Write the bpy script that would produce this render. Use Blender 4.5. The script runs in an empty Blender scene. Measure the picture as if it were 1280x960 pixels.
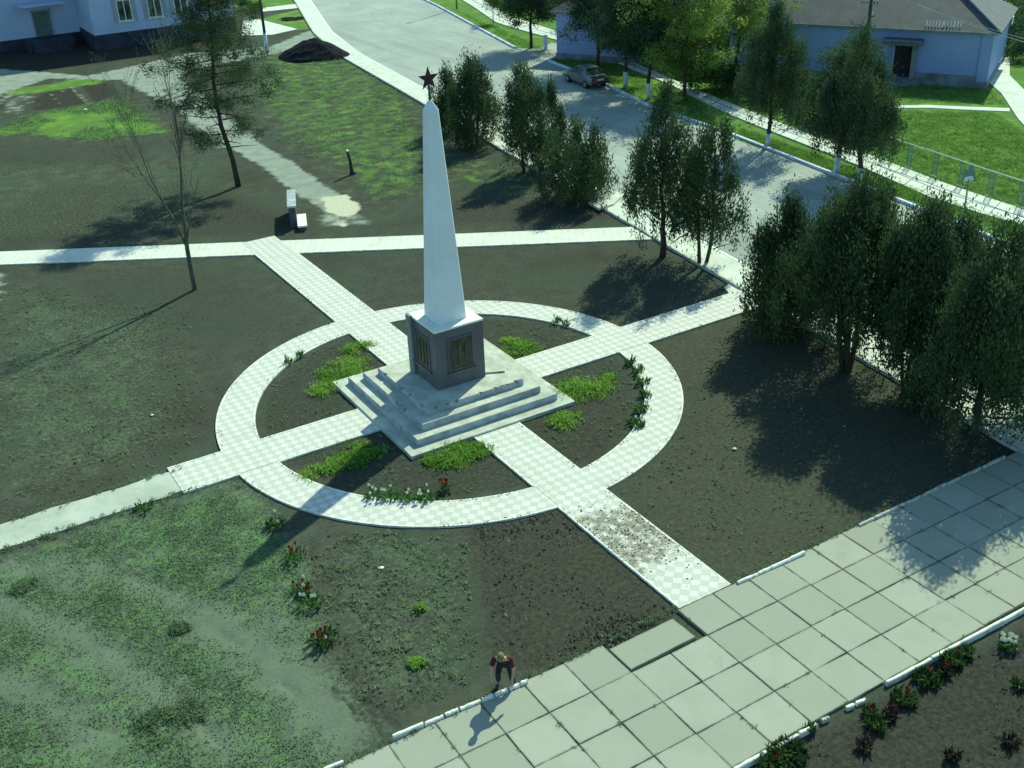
import bpy, bmesh, math, random
import numpy as np
from mathutils import Vector, Matrix, Euler, noise as mnoise

SC = bpy.context.scene
COL = SC.collection
R = math.radians
rnd = random.Random(7)

# ------------------------------------------------------------------ survey
# World frame in metres: origin = middle of the ring path, X and Y along the two
# arms of the cross path.  Camera found by resecting the photo.
CAMP = Vector((-16.530, -32.457, 19.5))
FWD0 = Vector((0.50898, 0.86078, 0.0))          # horizontal heading
RGT0 = Vector((0.86078, -0.50898, 0.0))
FPX, PITCH, ROLL = 1383.7, 0.48533, -0.0420
_cr, _sr = math.cos(ROLL), math.sin(ROLL)
_U0 = FWD0 * math.sin(PITCH) + Vector((0, 0, math.cos(PITCH)))
_F = FWD0 * math.cos(PITCH) - Vector((0, 0, math.sin(PITCH)))
_RT = RGT0 * _cr + _U0 * _sr
_UP = -RGT0 * _sr + _U0 * _cr

def gp(u, v, z=0.0):
    """survey: ground point (at height z) seen at photo position u, v"""
    d = _F + _RT * ((u - 640) / FPX) + _UP * (-(v - 480) / FPX)
    t = (z - CAMP.z) / d.z
    return Vector((CAMP.x + d.x * t, CAMP.y + d.y * t, z))

def gps(pts, z=0.0):
    return [gp(u, v, z).xy for u, v in pts]

# ------------------------------------------------------------------ tagging
def tag(o, label=None, cat=None, group=None, kind=None):
    if label: o['label'] = label
    if cat: o['category'] = cat
    if group: o['group'] = group
    if kind: o['kind'] = kind
    return o

def thing(name, label, cat, loc=(0, 0, 0), rz=0.0, group=None):
    o = bpy.data.objects.new(name, None)
    COL.objects.link(o)
    o.location = loc
    o.rotation_euler = (0, 0, rz)
    o.empty_display_size = 0.3
    return tag(o, label, cat, group)

def link(name, me, parent=None):
    o = bpy.data.objects.new(name, me)
    COL.objects.link(o)
    if parent is not None: o.parent = parent
    return o

def copy_tree(o, parent=None):
    c = o.copy()
    COL.objects.link(c)
    if parent is not None:
        c.parent = parent
        c.matrix_parent_inverse = o.matrix_parent_inverse
    for ch in list(o.children):
        copy_tree(ch, c)
    return c

# ------------------------------------------------------------------ materials
class NT:
    def __init__(self, name):
        self.m = bpy.data.materials.new(name)
        self.m.use_nodes = True
        self.t = self.m.node_tree
        self.b = self.t.nodes['Principled BSDF']
        self.b.inputs['Roughness'].default_value = 0.9
        self.b.inputs['Specular IOR Level'].default_value = 0.25
    def n(self, typ, **kw):
        nd = self.t.nodes.new(typ)
        for k, v in kw.items(): setattr(nd, k, v)
        return nd
    def l(self, a, b): self.t.links.new(a, b)
    def val(self, sock, v):
        if isinstance(v, bpy.types.NodeSocket): self.l(v, sock)
        elif isinstance(v, (tuple, list)) and len(v) == 3 and sock.type == 'RGBA': sock.default_value = (*v, 1)
        else: sock.default_value = v
    def pos(self):
        return self.n('ShaderNodeNewGeometry').outputs['Position']
    def obj(self):
        return self.n('ShaderNodeTexCoord').outputs['Object']
    def noise(self, scale, detail=4, rough=0.55, vec=None, dist=0.0):
        nd = self.n('ShaderNodeTexNoise')
        nd.inputs['Scale'].default_value = scale
        nd.inputs['Detail'].default_value = detail
        nd.inputs['Roughness'].default_value = rough
        nd.inputs['Distortion'].default_value = dist
        if vec is not None: self.l(vec, nd.inputs['Vector'])
        return nd.outputs['Fac']
    def mix(self, f, a, b):
        nd = self.n('ShaderNodeMix', data_type='RGBA')
        self.val(nd.inputs[0], f); self.val(nd.inputs[6], a); self.val(nd.inputs[7], b)
        return nd.outputs[2]
    def math(self, op, a, b=0.0, c=None, clamp=False):
        nd = self.n('ShaderNodeMath', operation=op, use_clamp=clamp)
        self.val(nd.inputs[0], a); self.val(nd.inputs[1], b)
        if c is not None: self.val(nd.inputs[2], c)
        return nd.outputs[0]
    def ramp(self, f, lo, hi):
        nd = self.n('ShaderNodeMapRange', interpolation_type='SMOOTHSTEP')
        self.val(nd.inputs[0], f); nd.inputs[1].default_value = lo; nd.inputs[2].default_value = hi
        return nd.outputs[0]
    def attr(self, name):
        return self.n('ShaderNodeAttribute', attribute_name=name).outputs['Fac']
    def bump(self, h, strength=0.4, dist=0.05):
        nd = self.n('ShaderNodeBump')
        nd.inputs['Strength'].default_value = strength
        nd.inputs['Distance'].default_value = dist
        self.l(h, nd.inputs['Height'])
        self.l(nd.outputs[0], self.b.inputs['Normal'])
    def color(self, c): self.val(self.b.inputs['Base Color'], c)

def simple(name, col, rough=0.85, metal=0.0, var=0.18, scale=3.0, spec=0.25, dirt=None, bump=0.0, bscale=30):
    k = NT(name)
    v = k.obj()
    a = tuple(x * (1 - var) for x in col); b = tuple(min(1, x * (1 + var)) for x in col)
    c = k.mix(k.ramp(k.noise(scale, 5, 0.6, v), 0.3, 0.7), a, b)
    if dirt:
        c = k.mix(k.math('MULTIPLY', k.ramp(k.noise(scale * 0.6, 6, 0.7, v), 0.52, 0.72), 0.7), c, dirt)
    k.color(c)
    k.b.inputs['Roughness'].default_value = rough
    k.b.inputs['Metallic'].default_value = metal
    k.b.inputs['Specular IOR Level'].default_value = spec
    if bump: k.bump(k.noise(bscale, 4, 0.6, v), bump, 0.02)
    return k.m

def foliage(name, dark, light, transl=0.22, warm=None):
    k = NT(name)
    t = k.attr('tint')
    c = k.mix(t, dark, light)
    nz = k.ramp(k.noise(0.55, 3, 0.5, k.pos()), 0.42, 0.66)
    c = k.mix(k.math('MULTIPLY', nz, 0.55), c, warm or tuple(x * 1.5 for x in light))
    k.color(c)
    k.b.inputs['Roughness'].default_value = 1.0
    k.b.inputs['Specular IOR Level'].default_value = 0.03
    tr = k.n('ShaderNodeBsdfTranslucent'); k.l(c, tr.inputs['Color'])
    mx = k.n('ShaderNodeMixShader'); mx.inputs[0].default_value = transl
    out = k.t.nodes['Material Output']
    k.l(k.b.outputs[0], mx.inputs[1]); k.l(tr.outputs[0], mx.inputs[2]); k.l(mx.outputs[0], out.inputs['Surface'])
    return k.m

M = {}
def make_ground_mat():
    k = NT('ground_soil')
    p = k.pos()
    fine = k.noise(7.0, 8, 0.68, p)
    mid = k.noise(1.1, 6, 0.6, p)
    big = k.noise(0.22, 4, 0.55, p)
    tiny = k.noise(28.0, 4, 0.7, p)
    # streaky raking marks
    mp = k.n('ShaderNodeMapping'); mp.inputs['Rotation'].default_value = (0, 0, R(28)); mp.inputs['Scale'].default_value = (0.7, 5.0, 1)
    k.l(p, mp.inputs['Vector'])
    rake = k.noise(2.2, 5, 0.6, mp.outputs[0])
    huge = k.noise(0.09, 5, 0.6, p)
    soil = k.mix(k.ramp(fine, 0.3, 0.72), (0.043, 0.048, 0.035), (0.086, 0.096, 0.070))
    soil = k.mix(k.ramp(mid, 0.4, 0.75), soil, (0.094, 0.108, 0.078))
    soil = k.mix(k.math('MULTIPLY', k.ramp(big, 0.42, 0.64), 0.6), soil, (0.062, 0.090, 0.060))
    soil = k.mix(k.math('MULTIPLY', k.ramp(rake, 0.54, 0.74), 0.5), soil, (0.105, 0.116, 0.084))
    soil = k.mix(k.math('MULTIPLY', k.ramp(tiny, 0.60, 0.75), 0.25), soil, (0.17, 0.185, 0.135))
    soil = k.mix(k.math('MULTIPLY', k.ramp(tiny, 0.40, 0.28), 0.4), soil, (0.030, 0.034, 0.025))
    soil = k.mix(k.math('MULTIPLY', k.ramp(huge, 0.50, 0.66), 0.55), soil, (0.052, 0.050, 0.036))
    def edged(name, amt=0.9, sc=None, lo=0.38, hi=0.62):
        m = k.attr(name)
        e = k.math('ADD', m, k.math('MULTIPLY', k.math('SUBTRACT', sc or mid, 0.5), amt))
        return k.ramp(e, lo, hi)
    till_shade = edged('till_shade', 0.7, None, 0.22, 0.88)  # tilled earth, plus the building shadow painted onto the ground
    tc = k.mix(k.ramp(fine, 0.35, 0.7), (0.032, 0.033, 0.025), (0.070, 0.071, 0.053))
    soil = k.mix(till_shade, soil, tc)
    olive = k.attr('olive')
    oc = k.mix(k.ramp(fine, 0.3, 0.7), (0.050, 0.052, 0.035), (0.094, 0.100, 0.068))
    soil = k.mix(k.math('MULTIPLY', olive, 0.75), soil, oc)
    soil = k.mix(k.math('MULTIPLY', olive, k.math('MULTIPLY', k.ramp(rake, 0.60, 0.72), 0.45)), soil, (0.16, 0.165, 0.11))
    # weeds: broken green speckle over greyish bare dirt
    weed = k.attr('weed')
    wb = k.mix(k.ramp(mid, 0.35, 0.7), (0.095, 0.128, 0.086), (0.138, 0.175, 0.122))
    wg = k.mix(k.ramp(tiny, 0.35, 0.65), (0.090, 0.175, 0.070), (0.160, 0.270, 0.115))
    wm = k.ramp(k.math('ADD', k.noise(3.4, 6, 0.72, p), k.math('MULTIPLY', k.math('SUBTRACT', mid, 0.5), 0.5)), 0.47, 0.57)
    wc = k.mix(k.math('MULTIPLY', wm, k.math('SUBTRACT', 1.0, k.math('MULTIPLY', k.attr('track'), 0.75))), wb, wg)
    wc = k.mix(k.math('MULTIPLY', k.attr('track'), 0.45), wc, (0.185, 0.225, 0.165))
    soil = k.mix(k.ramp(k.math('ADD', weed, k.math('MULTIPLY', k.math('SUBTRACT', fine, 0.5), 1.1)), 0.3, 0.7), soil, wc)
    # grass
    gr = edged('grass', 1.5, k.noise(1.1, 9, 0.74, p), 0.30, 0.72)
    gm = k.noise(0.5, 6, 0.6, p)
    gc = k.mix(k.ramp(fine, 0.3, 0.7), (0.080, 0.170, 0.040), (0.135, 0.255, 0.058))
    gc = k.mix(k.ramp(gm, 0.45, 0.7), gc, (0.17, 0.32, 0.055))
    gc = k.mix(k.math('MULTIPLY', k.ramp(tiny, 0.60, 0.70), 0.5), gc, (0.20, 0.26, 0.11))
    soil = k.mix(gr, soil, gc)
    dust = edged('dust', 0.7)
    dc = k.mix(k.ramp(mid, 0.3, 0.7), (0.245, 0.29, 0.235), (0.33, 0.375, 0.31))
    soil = k.mix(dust, soil, dc)
    sand = edged('sand', 0.9)
    soil = k.mix(sand, soil, k.mix(k.ramp(fine, 0.3, 0.7), (0.50, 0.50, 0.36), (0.66, 0.66, 0.50)))
    k.color(soil)
    h = k.math('ADD', k.math('MULTIPLY', fine, 0.8), k.math('MULTIPLY', tiny, 0.35))
    k.bump(h, 0.6, 0.07)
    k.b.inputs['Roughness'].default_value = 1.0
    k.b.inputs['Specular IOR Level'].default_value = 0.05
    return k.m

def make_tile_mat(name, rot=45.0, size=0.25, mud=False, contrast=1.0, base=(0.70, 0.72, 0.63)):
    k = NT(name)
    v = k.obj()
    mp = k.n('ShaderNodeMapping'); mp.inputs['Rotation'].default_value = (0, 0, R(rot))
    mp.inputs['Location'].default_value = (0.01, 0.013, 0)
    k.l(v, mp.inputs['Vector'])
    sx = k.n('ShaderNodeSeparateXYZ'); k.l(mp.outputs[0], sx.inputs[0])
    cb = k.n('ShaderNodeCombineXYZ'); k.l(sx.outputs[0], cb.inputs[0]); k.l(sx.outputs[1], cb.inputs[1]); cb.inputs[2].default_value = 0.1
    ck = k.n('ShaderNodeTexChecker'); ck.inputs['Scale'].default_value = 1 / size; k.l(cb.outputs[0], ck.inputs['Vector'])
    # per tile shade
    sc = k.n('ShaderNodeVectorMath', operation='SCALE'); sc.inputs['Scale'].default_value = 1 / size; k.l(cb.outputs[0], sc.inputs[0])
    fl = k.n('ShaderNodeVectorMath', operation='FLOOR'); k.l(sc.outputs[0], fl.inputs[0])
    wn = k.n('ShaderNodeTexWhiteNoise'); k.l(fl.outputs[0], wn.inputs['Vector'])
    dark = tuple(b * (1 - 0.21 * contrast) for b in base)
    dark = (dark[0] * 1.02, dark[1] * 0.97, dark[2] * 1.0)
    c = k.mix(ck.outputs['Fac'], base, dark)
    c = k.mix(k.math('MULTIPLY', wn.outputs[0], 0.3), c, tuple(b * 0.72 for b in base))
    # joints
    fr = k.n('ShaderNodeVectorMath', operation='FRACTION'); k.l(sc.outputs[0], fr.inputs[0])
    s2 = k.n('ShaderNodeSeparateXYZ'); k.l(fr.outputs[0], s2.inputs[0])
    def edge(o):
        a = k.math('ABSOLUTE', k.math('SUBTRACT', o, 0.5))
        return k.math('GREATER_THAN', a, 0.478)
    j = k.math('MAXIMUM', edge(s2.outputs[0]), edge(s2.outputs[1]))
    c = k.mix(k.math('MULTIPLY', j, 0.35), c, (0.36, 0.37, 0.30))
    st = k.ramp(k.noise(0.9, 6, 0.65, v), 0.45, 0.8)
    c = k.mix(k.math('MULTIPLY', st, 0.4), c, (0.42, 0.44, 0.34))
    if mud:
        # earth spilled over the lower arm of the cross
        s3 = k.n('ShaderNodeSeparateXYZ'); k.l(v, s3.inputs[0])
        y = s3.outputs[1]
        band = k.math('MULTIPLY', k.ramp(y, -13.6, -11.9), k.ramp(y, -8.6, -9.8))
        n1 = k.noise(3.2, 8, 0.72, v)
        mm = k.ramp(k.math('ADD', k.math('MULTIPLY', band, 0.36), n1), 0.74, 0.90)
        c = k.mix(k.math('MULTIPLY', mm, 0.85), c, k.mix(k.noise(12, 4, 0.6, v), (0.06, 0.06, 0.035), (0.30, 0.29, 0.2)))
        n2 = k.noise(2.0, 8, 0.75, v)
        c = k.mix(k.math('MULTIPLY', k.ramp(n2, 0.66, 0.76), 0.5), c, (0.16, 0.15, 0.10))
    k.color(c)
    k.b.inputs['Roughness'].default_value = 0.8
    k.bump(k.math('ADD', k.math('MULTIPLY', j, -0.6), k.noise(40, 3, 0.6, v)), 0.15, 0.01)
    return k.m

def make_slab_mat():
    k = NT('slab_concrete')
    p = k.pos()
    r = k.attr('rnd')
    c = k.mix(r, (0.315, 0.335, 0.262), (0.39, 0.405, 0.325))
    c = k.mix(k.math('MULTIPLY', k.ramp(k.noise(0.8, 6, 0.65, p), 0.4, 0.75), 0.6), c, (0.30, 0.325, 0.25))
    c = k.mix(k.math('MULTIPLY', k.ramp(k.noise(9, 6, 0.7, p), 0.58, 0.75), 0.45), c, (0.28, 0.31, 0.23))
    c = k.mix(k.math('MULTIPLY', k.ramp(k.noise(1.9, 8, 0.78, p, 1.5), 0.62, 0.75), 0.4), c, (0.22, 0.25, 0.18))
    c = k.mix(k.math('MULTIPLY', k.attr('edge'), k.math('MULTIPLY', k.ramp(k.noise(3, 5, 0.7, p), 0.35, 0.6), 0.8)), c, (0.15, 0.17, 0.11))
    vo = k.n('ShaderNodeTexVoronoi', feature='DISTANCE_TO_EDGE'); vo.inputs['Scale'].default_value = 0.42
    wpv = k.n('ShaderNodeVectorMath', operation='ADD'); k.l(p, wpv.inputs[0])
    nv = k.n('ShaderNodeTexNoise'); nv.inputs['Scale'].default_value = 1.6; k.l(p, nv.inputs['Vector']); k.l(nv.outputs['Color'], wpv.inputs[1]); k.l(wpv.outputs[0], vo.inputs['Vector'])
    ck = k.math('MULTIPLY', k.ramp(vo.outputs['Distance'], 0.010, 0.003), k.ramp(k.noise(0.35, 2, 0.5, p), 0.60, 0.63))
    c = k.mix(k.math('MULTIPLY', ck, 0.12), c, (0.10, 0.115, 0.08))
    k.color(c); k.bump(k.noise(22, 5, 0.65, p), 0.25, 0.02)
    return k.m

def make_road_mat():
    k = NT('road_asphalt'); p = k.pos()
    c = k.mix(k.ramp(k.noise(0.25, 6, 0.6, p), 0.35, 0.7), (0.315, 0.365, 0.32), (0.395, 0.445, 0.395))
    c = k.mix(k.math('MULTIPLY', k.ramp(k.noise(2.6, 8, 0.7, p), 0.5, 0.72), 0.5), c, (0.235, 0.255, 0.225))
    c = k.mix(k.math('MULTIPLY', k.ramp(k.noise(0.9, 8, 0.8, p, 2.0), 0.63, 0.68), 0.6), c, (0.21, 0.235, 0.195))
    mp = k.n('ShaderNodeMapping'); mp.inputs['Rotation'].default_value = (0, 0, R(8)); mp.inputs['Scale'].default_value = (0.55, 0.035, 1); k.l(p, mp.inputs['Vector'])
    c = k.mix(k.math('MULTIPLY', k.ramp(k.noise(1.0, 4, 0.6, mp.outputs[0]), 0.48, 0.68), 0.5), c, (0.24, 0.27, 0.235))
    vo = k.n('ShaderNodeTexVoronoi', feature='DISTANCE_TO_EDGE'); vo.inputs['Scale'].default_value = 0.16
    nv = k.n('ShaderNodeTexNoise'); nv.inputs['Scale'].default_value = 0.8; k.l(p, nv.inputs['Vector'])
    av = k.n('ShaderNodeVectorMath', operation='ADD'); k.l(p, av.inputs[0]); k.l(nv.outputs['Color'], av.inputs[1]); k.l(av.outputs[0], vo.inputs['Vector'])
    c = k.mix(k.math('MULTIPLY', k.ramp(vo.outputs['Distance'], 0.012, 0.004), 0.22), c, (0.13, 0.145, 0.12))
    k.color(c); k.bump(k.noise(30, 4, 0.7, p), 0.2, 0.02)
    return k.m

def make_conc_mat(name, a, b, dirt):
    k = NT(name); p = k.pos()
    c = k.mix(k.ramp(k.noise(0.7, 6, 0.6, p), 0.35, 0.7), a, b)
    c = k.mix(k.math('MULTIPLY', k.ramp(k.noise(2.4, 8, 0.72, p), 0.5, 0.74), 0.7), c, dirt)
    k.color(c); k.bump(k.noise(18, 5, 0.7, p), 0.3, 0.02)
    return k.m

def make_roof_mat():
    k = NT('corrugated_roof'); v = k.obj()
    wv = k.n('ShaderNodeTexWave', wave_type='BANDS', bands_direction='X'); wv.inputs['Scale'].default_value = 2.6
    k.l(v, wv.inputs['Vector'])
    c = k.mix(k.ramp(k.noise(1.2, 6, 0.6, v), 0.35, 0.7), (0.066, 0.080, 0.085), (0.105, 0.12, 0.122))
    c = k.mix(k.math('MULTIPLY', k.ramp(k.noise(0.5, 6, 0.7, v), 0.5, 0.65), 0.5), c, (0.06, 0.08, 0.06))
    c = k.mix(k.math('MULTIPLY', wv.outputs['Fac'], 0.2), c, (0.05, 0.058, 0.063))
    k.color(c); k.bump(wv.outputs['Fac'], 0.3, 0.04); k.b.inputs['Roughness'].default_value = 0.6
    return k.m

def make_wall_mat(name, a, stain):
    k = NT(name); v = k.obj()
    c = k.mix(k.ramp(k.noise(0.5, 6, 0.6, v), 0.35, 0.7), tuple(x * 0.88 for x in a), a)
    c = k.mix(k.math('MULTIPLY', k.ramp(k.noise(0.8, 8, 0.72, v), 0.55, 0.72), 0.55), c, stain)
    mp = k.n('ShaderNodeMapping'); mp.inputs['Scale'].default_value = (5, 5, 0.22); k.l(v, mp.inputs['Vector'])
    c = k.mix(k.math('MULTIPLY', k.ramp(k.noise(1.0, 6, 0.7, mp.outputs[0]), 0.52, 0.78), 0.38), c, stain)
    c = k.mix(k.math('MULTIPLY', k.ramp(k.noise(3.5, 6, 0.75, v), 0.62, 0.72), 0.30), c, tuple(x * 0.7 for x in stain))
    k.color(c); k.bump(k.noise(12, 5, 0.7, v), 0.2, 0.03)
    return k.m

def make_granite():
    k = NT('dark_granite'); v = k.obj()
    c = k.mix(k.ramp(k.noise(1.5, 6, 0.65, v), 0.3, 0.7), (0.100, 0.108, 0.118), (0.145, 0.152, 0.160))
    c = k.mix(k.math('MULTIPLY', k.ramp(k.noise(40, 3, 0.7, v), 0.5, 0.7), 0.4), c, (0.20, 0.21, 0.21))
    k.color(c); k.b.inputs['Roughness'].default_value = 0.45
    return k.m

def build_materials():
    M['ground'] = make_ground_mat()
    M['tile'] = make_tile_mat('paving_tiles', mud=True)
    M['tile2'] = make_tile_mat('paving_tiles_pale', contrast=0.45, base=(0.74, 0.775, 0.66))
    M['slab'] = make_slab_mat()
    M['road'] = make_road_mat()
    M['conc'] = make_conc_mat('pale_concrete', (0.40, 0.45, 0.37), (0.52, 0.56, 0.47), (0.27, 0.30, 0.235))
    M['conc_rough'] = make_conc_mat('worn_concrete', (0.36, 0.395, 0.315), (0.48, 0.51, 0.41), (0.17, 0.185, 0.13))
    M['walk'] = make_conc_mat('sidewalk_concrete', (0.58, 0.63, 0.53), (0.70, 0.74, 0.64), (0.42, 0.45, 0.36))
    M['edging'] = simple('white_edging', (0.74, 0.76, 0.64), var=0.2, scale=6, dirt=(0.3, 0.29, 0.2))
    M['kerb'] = simple('whitewashed_kerb', (0.80, 0.83, 0.74), var=0.12, scale=5, dirt=(0.42, 0.42, 0.34))
    M['kerb_blue'] = simple('blue_white_kerb', (0.60, 0.68, 0.80), var=0.25, scale=1.2, dirt=(0.30, 0.33, 0.45))
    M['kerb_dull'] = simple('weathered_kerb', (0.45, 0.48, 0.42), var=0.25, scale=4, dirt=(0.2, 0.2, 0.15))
    M['plinth'] = simple('plinth_concrete', (0.50, 0.525, 0.43), var=0.2, scale=1.5, dirt=(0.30, 0.31, 0.25), bump=0.2)
    M['riser'] = simple('bluish_step_riser', (0.38, 0.43, 0.45), var=0.25, scale=2.2, dirt=(0.22, 0.25, 0.24), bump=0.25)  # bluer and darker than the step treads
    M['broken'] = simple('broken_concrete', (0.26, 0.29, 0.29), var=0.35, scale=6, bump=0.5)
    M['granite'] = make_granite()
    M['granite_pale'] = simple('grey_stone_panel', (0.22, 0.26, 0.26), var=0.2, scale=3)
    M['plaque'] = simple('bronze_plaque', (0.072, 0.078, 0.056), rough=0.5, metal=0.25, var=0.4, scale=4)
    M['plaque_hi'] = simple('bronze_relief', (0.084, 0.088, 0.060), rough=0.5, metal=0.25, var=0.3, scale=7)
    M['obelisk'] = make_wall_mat('obelisk_whitewash', (0.90, 0.93, 0.93), (0.80, 0.85, 0.87))
    M['star'] = simple('dark_red_star', (0.050, 0.018, 0.022), rough=0.5, var=0.35, scale=2)
    M['steel'] = simple('dark_steel', (0.05, 0.055, 0.05), rough=0.5, var=0.2)
    M['bark'] = simple('bark', (0.055, 0.050, 0.036), var=0.4, scale=6, bump=0.6, bscale=14)
    M['bark_pale'] = simple('pale_bark', (0.11, 0.105, 0.082), var=0.35, scale=7, bump=0.4, bscale=14)
    M['limewash'] = simple('limewashed_bark', (0.58, 0.66, 0.74), var=0.2, scale=5, dirt=(0.3, 0.33, 0.34))
    M['juniper'] = foliage('juniper_foliage', (0.034, 0.070, 0.042), (0.088, 0.145, 0.060), 0.22, (0.135, 0.195, 0.070))
    M['juniper2'] = foliage('thuja_foliage', (0.040, 0.080, 0.046), (0.100, 0.160, 0.070), 0.22, (0.145, 0.21, 0.08))
    M['pine'] = foliage('pine_needles', (0.042, 0.084, 0.050), (0.100, 0.160, 0.078), 0.25, (0.150, 0.200, 0.085))
    M['broad'] = foliage('dark_leaves', (0.036, 0.074, 0.044), (0.085, 0.145, 0.070), 0.25, (0.11, 0.165, 0.068))
    M['spring'] = foliage('spring_leaves', (0.10, 0.18, 0.035), (0.27, 0.40, 0.09), 0.45, (0.36, 0.46, 0.13))
    M['bush'] = foliage('bush_leaves', (0.026, 0.060, 0.020), (0.078, 0.145, 0.044), 0.25, (0.11, 0.17, 0.055))
    M['grass'] = foliage('grass_blades', (0.10, 0.21, 0.045), (0.21, 0.39, 0.085), 0.45, (0.24, 0.38, 0.09))
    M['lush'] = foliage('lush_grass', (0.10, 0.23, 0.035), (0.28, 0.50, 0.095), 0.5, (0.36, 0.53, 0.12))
    M['weed'] = foliage('weed_leaves', (0.11, 0.18, 0.09), (0.24, 0.34, 0.18), 0.42, (0.22, 0.31, 0.15))
    M['tulip_leaf'] = foliage('tulip_leaves', (0.035, 0.090, 0.025), (0.11, 0.22, 0.065), 0.3)
    M['dry'] = foliage('dry_stems', (0.07, 0.075, 0.045), (0.16, 0.16, 0.10), 0.2)
    M['mulch'] = foliage('dark_red_foliage', (0.024, 0.026, 0.018), (0.055, 0.046, 0.034), 0.2)
    M['red'] = simple('red_petals', (0.36, 0.045, 0.02), var=0.25, scale=9, rough=0.6)
    M['white_petal'] = simple('white_petals', (0.78, 0.80, 0.68), var=0.1, scale=9)
    M['wall_blue'] = make_wall_mat('blue_limewash_wall', (0.31, 0.41, 0.72), (0.25, 0.33, 0.50))
    M['wall_pale'] = make_wall_mat('pale_blue_wall', (0.50, 0.60, 0.80), (0.38, 0.46, 0.60))
    M['plinth_dark'] = simple('dark_plinth', (0.045, 0.05, 0.075), var=0.3, scale=1.2)
    M['plinth_grey'] = simple('grey_plinth', (0.20, 0.225, 0.25), var=0.3, scale=1.2, dirt=(0.1, 0.11, 0.1))
    M['roof'] = make_roof_mat()
    M['canopy'] = simple('canopy_concrete', (0.12, 0.14, 0.17), var=0.2)
    M['door_dark'] = simple('dark_door', (0.030, 0.030, 0.030), var=0.3)
    M['door_grey'] = simple('grey_green_door', (0.13, 0.17, 0.17), var=0.2)
    M['frame'] = simple('white_frame', (0.72, 0.76, 0.76), var=0.08)
    M['reveal'] = simple('grey_reveal', (0.34, 0.38, 0.44), var=0.1)
    k = NT('window_glass'); k.color(k.mix(k.ramp(k.noise(1.3, 4, 0.5, k.obj()), 0.4, 0.6), (0.02, 0.03, 0.025), (0.10, 0.13, 0.10)))
    k.b.inputs['Roughness'].default_value = 0.12; k.b.inputs['Specular IOR Level'].default_value = 0.5; M['glass'] = k.m
    k = NT('car_paint'); k.color(k.mix(k.noise(2, 3, 0.5, k.obj()), (0.13, 0.165, 0.17), (0.17, 0.205, 0.21)))
    k.b.inputs['Metallic'].default_value = 0.35; k.b.inputs['Roughness'].default_value = 0.35; k.b.inputs['Coat Weight'].default_value = 0.5; M['paint'] = k.m
    M['rubber'] = simple('tyre_rubber', (0.02, 0.02, 0.02), var=0.2)
    M['rim'] = simple('steel_rim', (0.35, 0.36, 0.37), rough=0.4, metal=0.6, var=0.1)
    M['lamp_red'] = simple('red_lamp', (0.35, 0.02, 0.02), rough=0.3, var=0.1)
    M['lamp_clear'] = simple('clear_lamp', (0.7, 0.72, 0.72), rough=0.2, var=0.1)
    M['chrome'] = simple('bright_trim', (0.55, 0.57, 0.58), rough=0.25, metal=0.8, var=0.1)
    M['rail'] = simple('white_rail', (0.70, 0.76, 0.72), var=0.1)
    M['bluegrey'] = simple('bluegrey_paint', (0.17, 0.26, 0.24), var=0.15)
    M['bluepaint'] = simple('blue_paint', (0.28, 0.36, 0.52), var=0.2)
    M['wood_pole'] = simple('tarred_wood', (0.06, 0.07, 0.06), var=0.3, scale=4)
    M['insul'] = simple('porcelain', (0.7, 0.73, 0.72), rough=0.4, var=0.05)
    M['black_soil'] = simple('black_soil', (0.020, 0.022, 0.026), var=0.45, scale=4, bump=0.9, bscale=9, spec=0.02)
    M['skin'] = simple('skin', (0.48, 0.30, 0.22), var=0.08, rough=0.6)
    M['hair'] = simple('dark_hair', (0.02, 0.016, 0.012), var=0.3)
    M['cap'] = simple('olive_yellow_cap', (0.16, 0.19, 0.075), var=0.15)
    M['shirt'] = simple('dark_red_shirt', (0.085, 0.020, 0.026), var=0.35, scale=7)
    M['trousers'] = simple('dark_trousers', (0.022, 0.025, 0.032), var=0.3)
    M['shoe'] = simple('shoe', (0.05, 0.07, 0.12), var=0.2)
    M['eye'] = simple('eye', (0.02, 0.02, 0.02), var=0.0)
    M['lip'] = simple('lip', (0.36, 0.14, 0.12), var=0.05)
    M['litter'] = simple('pale_litter', (0.75, 0.76, 0.68), var=0.1)
    M['slate'] = simple('weathered_grey_stone', (0.40, 0.46, 0.47), var=0.22, scale=3.5, dirt=(0.2, 0.23, 0.23))
    M['slate_dark'] = simple('dark_stone', (0.07, 0.08, 0.09), var=0.25, scale=3)
    M['white_stone'] = simple('white_stone', (0.82, 0.85, 0.76), var=0.06, scale=3)

build_materials()

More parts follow.
